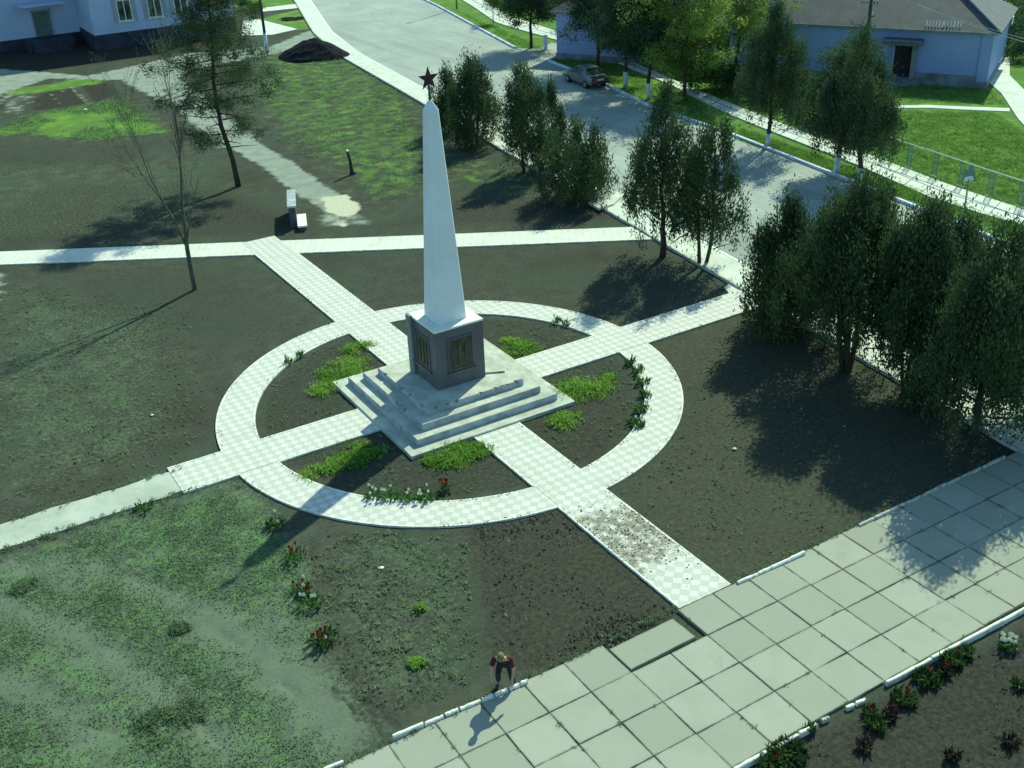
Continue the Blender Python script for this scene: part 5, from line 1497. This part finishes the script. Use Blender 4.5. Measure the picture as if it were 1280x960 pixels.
# ------------------------------------------------------------------ buildings
def building_left():
    yf, x0, x1, H = 79.5, 5.87, 19.4, 9.6
    t = thing('public_building', 'two-storey pale blue building with shuttered windows at the top left', 'building', (0, 0, 0))
    w = MB()
    w.box(((x0 + x1) / 2, yf + 8, (1.4 + H) / 2), (x1 - x0, 16, H - 1.4))
    w.box((x0 - 16.01, yf + 6 + 5.01, (1.0 + H) / 2), (32, 10, H - 1.0))
    wall = w.build('wall', 'wall_pale', t)
    p = MB(); p.box(((x0 + x1) / 2, yf + 7.96, .68), (x1 - x0 + .12, 16.04, 1.44)); p.box((x0 - 16.1, yf + 10.97, .48), (32, 10.04, 1.04)); p.build('plinth', 'plinth_dark', t)
    r = MB(); r.box(((x0 + x1) / 2, yf + 8, H + .16), (x1 - x0 + .9, 16.9, .3)); r.box((x0 - 16.6, yf + 10.6, H + .162), (32, 10.5, .296)); r.build('roof', 'plinth_grey', t)
    # windows on the front wall: centre x, sill z
    for z in (2.35, 6.0):
        for cx in (9.0, 11.85, 14.35, 17.2):
            f = MB(); W, Hh = 1.35, 1.95
            for a in (-1, 1): f.box((cx + a * (W / 2 - .05), yf - .03, z + Hh / 2), (.10, .10, Hh))
            f.box((cx, yf - .03, z + Hh - .05), (W - .2, .10, .10)); f.box((cx, yf - .03, z + .05), (W - .2, .10, .10)); f.box((cx, yf - .035, z + Hh / 2), (.08, .08, Hh - .2))
            fo = f.build('window', 'frame', t)
            MB().box((cx, yf - .008, z + Hh / 2), (W - .2, .03, Hh - .2)).build('pane', 'glass', fo)
            MB().box((cx, yf - .09, z - .05), (W + .3, .2, .07)).build('sill', 'frame', fo)
            for a in (-1, 1): MB().box((cx + a * (W / 2 + .21), yf - .04, z + Hh / 2), (.40, .06, Hh + .1)).build('shutter', 'reveal', fo)
    # door in the recessed wing
    d = MB(); d.box((2.5, yf + 5.97, 2.15), (1.5, .06, 2.3)); do = d.build('door', 'door_grey', t)
    f = MB()
    for a in (-1, 1): f.box((2.5 + a * .83, yf + 5.96, 2.2), (.14, .12, 2.4))
    f.box((2.5, yf + 5.96, 3.37), (1.8, .12, .12)); f.build('door_frame', 'reveal', do)
    MB().tube([(3.05, yf + 5.9, 2.05), (3.05, yf + 5.9, 2.2)], .03, 6).build('handle', 'chrome', do)
    MB().box((2.5, yf + 4.6, .48), (4.2, 2.7, .96)).build('porch', 'plinth_dark', t)
    for k in range(3): MB().box((2.5, yf + 3.1 - k * .3, .40 - k * .16), (3.4, .3, .8 - k * .32)).build('step', 'plinth_dark', t)
    MB().box((2.5, yf + 4.9, 4.1), (4.2, 2.1, .18)).build('canopy', 'wall_pale', t)
building_left()

def building_right():
    c0 = gp(1232, 111).xy
    d = (gp(1090, 101).xy - c0).normalized()          # along the front, leftwards
    nrm = Vector((d.y, -d.x))
    if nrm.dot(CAMP.xy - c0) < 0: nrm = -nrm            # outwards, to the street
    rz = math.atan2(-d.y, -d.x)                         # local +x runs right along the front
    L, D, H = 34.0, 10.0, 3.95
    t = thing('blue_house', 'long low blue-washed house with a grey corrugated hip roof at the top right', 'building', (c0.x, c0.y, 0), rz)
    # local: x from -L to 0, y from 0 (front) to D (back)
    MB().box((-L / 2, D / 2, (H + .45) / 2), (L, D, H - .45)).build('wall', 'wall_blue', t)
    MB().box((-L / 2, D / 2 - .06, .2), (L + .1, D + .16, .55)).build('plinth', 'plinth_grey', t)
    e = .45; rz_ = H + 3.3
    v = [(-L - e, -e, H - .05), (e, -e, H - .05), (e, D + e, H - .05), (-L - e, D + e, H - .05), (-L + 5, D / 2, rz_), (-5, D / 2, rz_)]
    r = MB(); r.add(v, [(0, 1, 5, 4), (1, 2, 5), (2, 3, 4, 5), (3, 0, 4), (3, 2, 1, 0)]); ro = r.build('roof', 'roof', t)
    MB().box((-L / 2, -e + .03, H - .10), (L + .6, .10, .14)).build('fascia', 'plinth_grey', ro)
    # hip ridge caps
    MB().tube([(e, -e, H + .0), (-5, D / 2, rz_ + .03)], .11, 6).build('ridge_cap', 'canopy', ro)
    MB().tube([(-L + 5, D / 2, rz_ + .03), (-5, D / 2, rz_ + .03)], .11, 6).build('ridge_cap', 'canopy', ro)
    # sun glints on the corrugation, put in as pale ribs
    def on_roof(x, s): # s: fraction up the front slope
        return Vector((x, -e + (D / 2 + e) * s, H - .05 + (rz_ - H + .05) * s))
    for x, s in ((-3.4, .06), (-9.6, .42), (-4.6, .05)):
        m = MB()
        for k in range(6):
            a = on_roof(x + k * .22, s); b = on_roof(x + k * .22, s + .10)
            m.tube([(a.x, a.y, a.z + .03), (b.x, b.y, b.z + .03)], .045, 5)
        m.build('roof_glint', 'slate', ro)
    # door with porch canopy
    dx = -5.9
    do = MB().box((dx, -.02, 1.62), (1.25, .08, 2.35)).build('door', 'door_dark', t)
    MB().box((dx - .72, -.10, 1.65), (.18, .24, 2.42)).build('jamb', 'wall_blue', do)
    MB().box((dx + .80, -.22, 1.65), (.34, .5, 2.42)).build('jamb', 'plinth_grey', do)
    MB().tube([(dx + .45, -.09, 1.5), (dx + .45, -.09, 1.62)], .03, 6).build('handle', 'chrome', do)
    MB().box((dx - .05, -.62, 3.05), (2.7, 1.25, .34)).build('canopy', 'canopy', t)
    MB().box((dx + .1, -.75, .19), (2.6, 1.3, .40)).build('doorstep', 'plinth_grey', t)
    MB().box((dx - .1, -.6, .40), (1.7, .9, .1)).build('threshold', 'plinth_grey', t)
    # patched lower band and corner pilaster
    MB().box((-2.6, -.05, .62), (4.6, .1, .42)).build('wall_patch', 'plinth_grey', t)
    MB().box((-.42, -.06, 2.05), (.62, .12, 3.5)).build('corner_pier', 'wall_blue', t)
    MB().box((-9.4, -.05, 1.6), (1.1, .06, .12)).build('wall_patch', 'plinth_grey', t)
    MB().box((dx - 1.3, -.3, .62), (.35, .3, .5)).build('utility_box', 'door_dark', t)
    for x in (-14.5, -19.5, -24.5):
        f = MB().box((x, -.03, 2.1), (1.3, .1, 1.5)).build('window', 'frame', t); MB().box((x, -.06, 2.1), (1.1, .08, 1.3)).build('pane', 'glass', f)
    return t
building_right()
a = at(1241, 82); t = thing('waste_bin', 'dark bin at the right corner of the blue house', 'bin', (a.x, a.y, 0))
MB().box((0, 0, .55), (.9, .7, 1.15), .4, taper=1.12).build('body', 'door_dark', t, bevel=.03); MB().box((0, 0, 1.165), (1.05, .85, .08), .4).build('lid', 'steel', t, bevel=.02)
a = at(1258, 70); t = thing('sign_board', 'small white board on a post beyond the corner of the blue house', 'sign', (a.x, a.y, 0), .5)
MB().tube([(0, 0, -.1), (0, 0, 2.5)], .04, 6).build('post', 'steel', t); MB().box((0, -.04, 2.75), (.5, .06, .6)).build('panel', 'white_stone', t)

def far_house():
    a = at(715, 4)
    t = thing('distant_house', 'blue-grey house mostly hidden behind the trees at the top of the street', 'building', (a.x + 6, a.y + 6, 0), .3)
    MB().box((0, 0, 1.9), (16, 8, 3.8)).build('wall', 'wall_blue', t); MB().box((0, 0, .2), (16.1, 8.1, .5)).build('plinth', 'plinth_grey', t)
    r = MB(); r.add([(-8.4, -4.4, 3.75), (8.4, -4.4, 3.75), (8.4, 4.4, 3.75), (-8.4, 4.4, 3.75), (-5, 0, 6.2), (5, 0, 6.2)], [(0, 1, 5, 4), (1, 2, 5), (2, 3, 4, 5), (3, 0, 4), (3, 2, 1, 0)]); r.build('roof', 'roof', t)
    for x in (-5, -1.5, 2, 5.5):
        f = MB().box((x, -4.03, 2.1), (1.2, .1, 1.4)).build('window', 'frame', t); MB().box((x, -4.07, 2.1), (1.0, .06, 1.2)).build('pane', 'glass', f)
far_house()

# power pole and wires at the right
def power_line():
    a = at(1076, 122); h = 7.4
    t = thing('power_pole', 'dark wooden power pole with a short crossarm in front of the blue house', 'utility pole', (a.x, a.y, 0))
    MB().tube([(0, 0, -.1), (0, 0, h)], [.15, .11], 10).build('pole', 'wood_pole', t, smooth=True)
    rz = .35
    m = Matrix.Rotation(rz, 3, 'Z')
    MB().box((0, 0, h - .25), (1.6, .1, .12), rz).build('crossarm', 'wood_pole', t)
    MB().box((.25, 0, h - 1.9), (.6, .1, .1), rz).build('crossarm', 'wood_pole', t)
    for x in (-.65, .35, .7):
        q = m @ Vector((x, 0, 0)); MB().cyl((q.x, q.y, h - .19), .05, .04, .18, 8).build('insulator', 'insul', t)
    q = m @ Vector((.5, 0, 0)); MB().cyl((q.x, q.y, h - 1.85), .05, .04, .18, 8).build('insulator', 'insul', t)
    for i, (x, z0, du, lab) in enumerate(((.35, h, 0, 'upper overhead wire running right from the pole across the roof'), (.7, h - .02, 6, 'lower overhead wire running right from the pole across the roof'))):
        q = m @ Vector((x, 0, 0)); s = Vector((a.x + q.x, a.y + q.y, z0))
        e = gp(1330, 60 + du, 6.4)
        pts = []
        for k in range(25):
            f = k / 24; p = s.lerp(e, f); p.z -= 1.2 * 4 * f * (1 - f) * .25; pts.append(p)
        w = MB(); w.tube(pts, .018, 4); tag(w.build('overhead_wire', 'slate'), lab, 'wire')
power_line()

# ------------------------------------------------------------------ parked car
def car():
    d = (KERB_R[4] - KERB_R[5]).normalized()            # up the street
    side = Vector((-d.y, d.x))                           # towards the middle of the road
    foot = gp(741, 104).xy
    # nearest point of the kerb line to that spot
    best = min(((seg, (foot - seg[0]).dot((seg[1] - seg[0]).normalized())) for seg in zip(KERB_R[:-1], KERB_R[1:])), key=lambda s: abs((foot - s[0][0]).dot(Vector((-(s[0][1] - s[0][0]).normalized().y, (s[0][1] - s[0][0]).normalized().x))) ) + (0 if -1 < s[1] < (s[0][1] - s[0][0]).length + 1 else 1e3))
    a, b = best[0]; k = a + (b - a).normalized() * best[1]
    c = k + side * 1.15
    t = thing('parked_car', 'silver-grey saloon car parked at the kerb in the tree shade', 'car', (c.x, c.y, 0.05), math.atan2(d.y, d.x))
    # local: +x forward, y left
    L2, W2 = 2.12, .84
    st = [(-2.12, .42, .62, .80), (-2.06, .34, .86, .92), (-1.62, .30, .94, 1.0), (-1.2, .29, .95, 1.0), (0, .27, .93, 1.0), (.85, .28, .92, 1.0), (1.45, .30, .88, .98), (1.95, .34, .76, .92), (2.12, .42, .62, .80)]
    mb = MB(); vs = []
    for x, zb, zt, w in st:
        w *= W2
        vs += [(x, -w * .93, zb), (x, -w, zb + .14), (x, -w, zt - .22), (x, -w * .95, zt - .05), (x, -w * .84, zt), (x, w * .84, zt), (x, w * .95, zt - .05), (x, w, zt - .22), (x, w, zb + .14), (x, w * .93, zb)]
    fs = []
    for i in range(len(st) - 1):
        for k2 in range(10): fs.append((i * 10 + k2, i * 10 + (k2 + 1) % 10, (i + 1) * 10 + (k2 + 1) % 10, (i + 1) * 10 + k2))
    fs.append(tuple(range(10))); fs.append(tuple((len(st) - 1) * 10 + k2 for k2 in range(9, -1, -1)))
    mb.add(vs, fs); body = mb.build('body', 'paint', t, smooth=False, bevel=0.0)
    # cabin glass and roof
    cab = [(-1.42, .93, .70), (-.95, 1.36, .58), (.25, 1.40, .58), (.98, .92, .70)]
    g = MB(); vs = []
    for x, z, w in cab: vs += [(x, -w, z), (x, w, z)]
    lo = [(-1.42, .90, .74), (-.95, .91, .76), (.25, .91, .76), (.98, .90, .74)]
    for x, z, w in lo: vs += [(x, -w, z), (x, w, z)]
    fs = [(0, 1, 3, 2), (2, 3, 5, 4), (4, 5, 7, 6)]
    for i in range(3): fs += [(8 + i * 2, i * 2, i * 2 + 2, 8 + i * 2 + 2), (9 + i * 2 + 2, i * 2 + 3, i * 2 + 1, 9 + i * 2)]
    fs += [(8, 9, 1, 0), (14, 6, 7, 15)]
    g.add(vs, fs); g.build('glasshouse', 'glass', t)
    r = MB(); r.add([(-.98, -.57, 1.37), (-.98, .57, 1.37), (.27, .57, 1.41), (.27, -.57, 1.41), (-.93, -.53, 1.42), (-.93, .53, 1.42), (.2, .53, 1.455), (.2, -.53, 1.455)], [(0, 1, 5, 4), (1, 2, 6, 5), (2, 3, 7, 6), (3, 0, 4, 7), (4, 5, 6, 7), (3, 2, 1, 0)]); r.build('roof', 'paint', t)
    pl = MB()
    for s in (-1, 1):
        for p, q in (((-1.42, .71 * s, .93), (-.95, .585 * s, 1.375)), ((.98, .71 * s, .92), (.25, .585 * s, 1.41)), ((-.30, .775 * s, .92), (-.32, .59 * s, 1.40))):
            pl.tube([p, q], .035, 6)
    pl.build('pillar', 'paint', t)
    for x in (-1.28, 1.30):
        for s in (-1, 1):
            w = MB(); w.tube([(x, s * .62, .30), (x, s * .86, .30)], .30, 18); wo = w.build('wheel', 'rubber', t)
            MB().tube([(x, s * .80, .30), (x, s * .875, .30)], .18, 14).build('rim', 'rim', wo)
    for s in (-1, 1):
        MB().box((2.09, s * .55, .66), (.10, .34, .16)).build('headlight', 'lamp_clear', t, bevel=.02)
        MB().box((-2.09, s * .60, .72), (.09, .30, .18)).build('tail_light', 'lamp_red', t, bevel=.02)
        MB().box((.72, s * .86, .97), (.10, .18, .12)).build('mirror', 'paint', t, bevel=.02)
        for x0, x1 in ((-1.1, -.32), (-.30, .80)):
            dd = MB().box(((x0 + x1) / 2, s * .842, .62), (x1 - x0 - .02, .012, .50)).build('door', 'paint', t)
            MB().box((x0 + .12, s * .856, .78), (.16, .02, .035)).build('handle', 'chrome', dd)
    MB().box((2.13, 0, .46), (.12, 1.5, .18)).build('bumper', 'steel', t, bevel=.03)
    MB().box((-2.13, 0, .46), (.12, 1.5, .18)).build('bumper', 'steel', t, bevel=.03)
    MB().box((-2.14, 0, .70), (.02, .5, .11)).build('number_plate', 'white_stone', t)
    MB().box((-1.78, 0, .958), (.55, 1.2, .016)).build('boot_lid', 'paint', t)
    MB().box((1.45, 0, .915), (.75, 1.2, .016), rot=Matrix.Rotation(.06, 3, 'Y')).build('bonnet', 'paint', t)
car()

# ------------------------------------------------------------------ person bending over the kerb
def skin(name, verts, edges, rad, mat, parent, root=0, sub=2):
    me = bpy.data.meshes.new(name); me.from_pydata([Vector(v) for v in verts], edges, [])
    o = bpy.data.objects.new(name, me); COL.objects.link(o)
    m = o.modifiers.new('skin', 'SKIN'); m.use_smooth_shade = True
    for i, r in enumerate(rad):
        me.skin_vertices[0].data[i].radius = r if isinstance(r, tuple) else (r, r)
        me.skin_vertices[0].data[i].use_root = (i == root)
    s = o.modifiers.new('sub', 'SUBSURF'); s.levels = sub; s.render_levels = sub
    dg = bpy.context.evaluated_depsgraph_get(); dg.update()
    nm = bpy.data.meshes.new_from_object(o.evaluated_get(dg))
    bpy.data.objects.remove(o)
    nm.materials.clear(); nm.materials.append(M[mat])
    nm.polygons.foreach_set('use_smooth', [True] * len(nm.polygons))
    nm.name = name
    return link(name, nm, parent)

def person():
    a = gp(632, 860).xy
    dirv = Vector((-0.62, -0.78))
    rz = math.atan2(dirv.y, dirv.x) - math.pi / 2          # local +y is the way the person faces
    t = thing('person', 'person in a dark red top and yellowish cap stooping over the white kerb stones', 'person', (a.x, a.y, 0.02), rz)
    J = {
     'pel': (0, -.10, .80), 'sp1': (0, .02, .95), 'sp2': (0, .15, 1.08), 'chest': (0, .27, 1.19), 'neck': (0, .38, 1.28), 'head': (0, .47, 1.36),
     'hl': (-.10, -.09, .78), 'kl': (-.17, .06, .44), 'al': (-.20, -.06, .08), 'tl': (-.22, .12, .03),
     'hr': (.10, -.09, .78), 'kr': (.17, .02, .44), 'ar': (.19, -.12, .08), 'tr': (.21, .06, .03),
     'sl': (-.19, .28, 1.17), 'el': (-.27, .33, .90), 'wl': (-.25, .45, .68),
     'sr': (.19, .28, 1.17), 'er': (.28, .30, .90), 'wr': (.27, .41, .67)}
    names = list(J); idx = {n: i for i, n in enumerate(names)}
    E_ = [('pel', 'sp1'), ('sp1', 'sp2'), ('sp2', 'chest'), ('chest', 'neck'), ('neck', 'head'), ('pel', 'hl'), ('hl', 'kl'), ('kl', 'al'), ('al', 'tl'), ('pel', 'hr'), ('hr', 'kr'), ('kr', 'ar'), ('ar', 'tr'), ('chest', 'sl'), ('sl', 'el'), ('el', 'wl'), ('chest', 'sr'), ('sr', 'er'), ('er', 'wr')]
    rad = {'pel': (.15, .12), 'sp1': (.135, .10), 'sp2': (.14, .11), 'chest': (.15, .12), 'neck': .055, 'head': .07, 'hl': .085, 'kl': .058, 'al': .04, 'tl': .035, 'hr': .085, 'kr': .058, 'ar': .04, 'tr': .035, 'sl': .06, 'el': .042, 'wl': .03, 'sr': .06, 'er': .042, 'wr': .03}
    verts = [J[n] for n in names]; rr = [rad[n] for n in names]; edges = [(idx[p], idx[q]) for p, q in E_]
    # fingers: short chains rooted in each palm
    for s, w, e in ((-1, 'wl', 'el'), (1, 'wr', 'er')):
        wv = Vector(J[w]); dv = (wv - Vector(J[e])).normalized(); lat = Vector((1, 0, 0)); nrm_ = dv.cross(lat).normalized()
        palm = wv + dv * .07; pi = len(verts); verts.append(tuple(palm)); rr.append((.034, .018)); edges.append((idx[w], pi))
        for k, (ln, off) in enumerate(((.062, -.030), (.075, -.010), (.070, .010), (.055, .030))):
            b0 = palm + dv * .025 + lat * off; b1 = b0 + (dv * .8 + nrm_ * .35) * ln * .55; b2 = b1 + (dv * .4 + nrm_ * .8) * ln * .5
            i0 = len(verts)
            for q, r_ in ((b0, .0095), (b1, .009), (b2, .0075)): verts.append(tuple(q)); rr.append(r_)
            edges += [(pi, i0), (i0, i0 + 1), (i0 + 1, i0 + 2)]
        th0 = wv + dv * .03 - lat * s * .035; th1 = th0 + (dv * .7 - lat * s * .5 + nrm_ * .4) * .04
        i0 = len(verts); verts += [tuple(th0), tuple(th1)]; rr += [.011, .009]; edges += [(idx[w], i0), (i0, i0 + 1)]
    body = skin('body', verts, edges, rr, 'skin', t)
    # head: shaped egg with nose, brow and chin, tilted down towards the work
    bm = bmesh.new(); bmesh.ops.create_uvsphere(bm, u_segments=20, v_segments=14, radius=1)
    for v in bm.verts:
        x, y, z = v.co
        w = 1 - .22 * max(0, -z)                 # narrower jaw
        v.co = Vector((x * .078 * w, y * .098 * (1 - .1 * max(0, -z)), z * .118))
        if y > .8 and -.35 < z < .15 and abs(x) < .25: v.co.y += .022 * (1 - abs(x) / .25)   # nose
        if y > .6 and z < -.75: v.co.y += .01
    me = bpy.data.meshes.new('head'); bm.to_mesh(me); bm.free(); me.materials.append(M['skin']); me.polygons.foreach_set('use_smooth', [True] * len(me.polygons))
    hd = link('head', me, t); hd.location = (0, .50, 1.415); hd.rotation_euler = (R(-38), 0, 0)
    def sph(name, loc, sc, mat, par):
        b = bmesh.new(); bmesh.ops.create_uvsphere(b, u_segments=12, v_segments=8, radius=1)
        for v in b.verts: v.co = Vector((v.co.x * sc[0], v.co.y * sc[1], v.co.z * sc[2]))
        m_ = bpy.data.meshes.new(name); b.to_mesh(m_); b.free(); m_.materials.append(M[mat]); m_.polygons.foreach_set('use_smooth', [True] * len(m_.polygons))
        o = link(name, m_, par); o.location = loc; return o
    for s in (-1, 1):
        sph('eye', (s * .030, .088, .010), (.012, .010, .008), 'eye', hd); sph('ear', (s * .078, -.005, -.005), (.010, .020, .030), 'skin', hd)
    sph('mouth', (0, .088, -.060), (.022, .008, .006), 'lip', hd)
    h = sph('hair', (0, -.022, .012), (.084, .092, .100), 'hair', hd)
    # cap: dome with brim
    bm = bmesh.new(); bmesh.ops.create_uvsphere(bm, u_segments=20, v_segments=12, radius=1)
    bmesh.ops.delete(bm, geom=[v for v in bm.verts if v.co.z < -.02], context='VERTS')
    for v in bm.verts: v.co = Vector((v.co.x * .092, v.co.y * .112, v.co.z * .105 + .03))
    me = bpy.data.meshes.new('cap'); bm.to_mesh(me); bm.free(); me.materials.append(M['cap']); me.polygons.foreach_set('use_smooth', [True] * len(me.polygons))
    cp = link('cap', me, hd); cp.location = (0, -.005, .015); cp.rotation_euler = (R(8), 0, 0)
    b = MB(); n = 12
    vs = [(.085 * math.cos(math.pi * k / n), .075 + .085 * math.sin(math.pi * k / n), .035 - .012 * math.sin(math.pi * k / n)) for k in range(n + 1)]
    vs += [(x, y, z + .006) for x, y, z in vs]
    b.add(vs, [tuple(range(n + 1)), tuple(range(2 * n + 1, n, -1))] + [(k, k + 1, n + 2 + k, n + 1 + k) for k in range(n)]); b.build('brim', 'cap', cp) if False else None
    # clothes
    def sub(nms, eds, grow, mat, name, over={}):
        ii = {n: k for k, n in enumerate(nms)}
        rs = []
        for n in nms:
            r = over.get(n, rad.get(n, .05)); rs.append(tuple(x + grow for x in r) if isinstance(r, tuple) else r + grow)
        pos = dict(J); pos['elm'] = tuple(Vector(J['sl']).lerp(Vector(J['el']), .85)); pos['erm'] = tuple(Vector(J['sr']).lerp(Vector(J['er']), .85))
        pos['kll'] = tuple(Vector(J['kl']).lerp(Vector(J['al']), .9)); pos['krr'] = tuple(Vector(J['kr']).lerp(Vector(J['ar']), .9))
        pos['nk'] = tuple(Vector(J['chest']).lerp(Vector(J['neck']), .55))
        return skin(name, [pos[n] for n in nms], [(ii[p], ii[q]) for p, q in eds], rs, mat, t)
    sub(['pel', 'sp1', 'sp2', 'chest', 'nk', 'sl', 'elm', 'sr', 'erm'], [('pel', 'sp1'), ('sp1', 'sp2'), ('sp2', 'chest'), ('chest', 'nk'), ('chest', 'sl'), ('sl', 'elm'), ('chest', 'sr'), ('sr', 'erm')], .02, 'shirt', 'shirt', {'nk': .06, 'elm': .05, 'erm': .05, 'pel': (.17, .14)})
    sub(['pel', 'hl', 'kl', 'kll', 'hr', 'kr', 'krr'], [('pel', 'hl'), ('hl', 'kl'), ('kl', 'kll'), ('pel', 'hr'), ('hr', 'kr'), ('kr', 'krr')], .016, 'trousers', 'trousers', {'kll': .055, 'krr': .055, 'pel': (.15, .125)})
    for an, tn in (('al', 'tl'), ('ar', 'tr')):
        A_, T2 = Vector(J[an]), Vector(J[tn])
        skin('shoe', [A_ + Vector((0, -.05, -.035)), A_ + Vector((0, .03, -.03)), T2 + Vector((0, .04, .0))], [(0, 1), (1, 2)], [.045, .05, .04], 'shoe', t)
person()

# ------------------------------------------------------------------ light, sky, camera
EL = R(43)
sd = Vector((0.864, 0.503, 0)).normalized() * math.cos(EL) + Vector((0, 0, math.sin(EL)))
sun = bpy.data.lights.new('sun', 'SUN'); sun.energy = 5.0; sun.angle = R(0.55); sun.color = (0.90, 1.0, 0.75)
so = bpy.data.objects.new('sun', sun); COL.objects.link(so); so.location = (40, 25, 60)
so.rotation_euler = sd.to_track_quat('Z', 'Y').to_euler()
wd = bpy.data.worlds.new('World'); SC.world = wd; wd.use_nodes = True
nt = wd.node_tree; bg = nt.nodes['Background']
sky = nt.nodes.new('ShaderNodeTexSky'); sky.sky_type = 'NISHITA'; sky.sun_disc = False
sky.sun_elevation = EL; sky.sun_rotation = math.atan2(sd.x, sd.y)
sky.air_density = 1.0; sky.dust_density = 0.6; sky.ozone_density = 1.0
wb = nt.nodes.new('ShaderNodeMix'); wb.data_type = 'RGBA'; wb.blend_type = 'MULTIPLY'; wb.inputs[0].default_value = 1.0
nt.links.new(sky.outputs[0], wb.inputs[6]); wb.inputs[7].default_value = (0.92, 1.32, 1.34, 1)
nt.links.new(wb.outputs[2], bg.inputs[0]); bg.inputs[1].default_value = 0.12

cam = bpy.data.cameras.new('camera'); cam.sensor_fit = 'HORIZONTAL'; cam.sensor_width = 36.0; cam.lens = FPX * 36.0 / 1280.0
cam.clip_start = 0.1; cam.clip_end = 2000
co = bpy.data.objects.new('camera', cam); COL.objects.link(co)
m = Matrix.Identity(4)
for i in range(3):
    m[i][0] = _RT[i]; m[i][1] = _UP[i]; m[i][2] = -_F[i]; m[i][3] = CAMP[i]
co.matrix_world = m
SC.camera = co
SC.view_settings.view_transform = 'Standard'; SC.view_settings.look = 'None'
SC.view_settings.exposure = 0; SC.view_settings.gamma = 1
SC.cycles.max_bounces = 6; SC.cycles.transparent_max_bounces = 4
try: SC.cycles.use_denoising = True
except Exception: pass
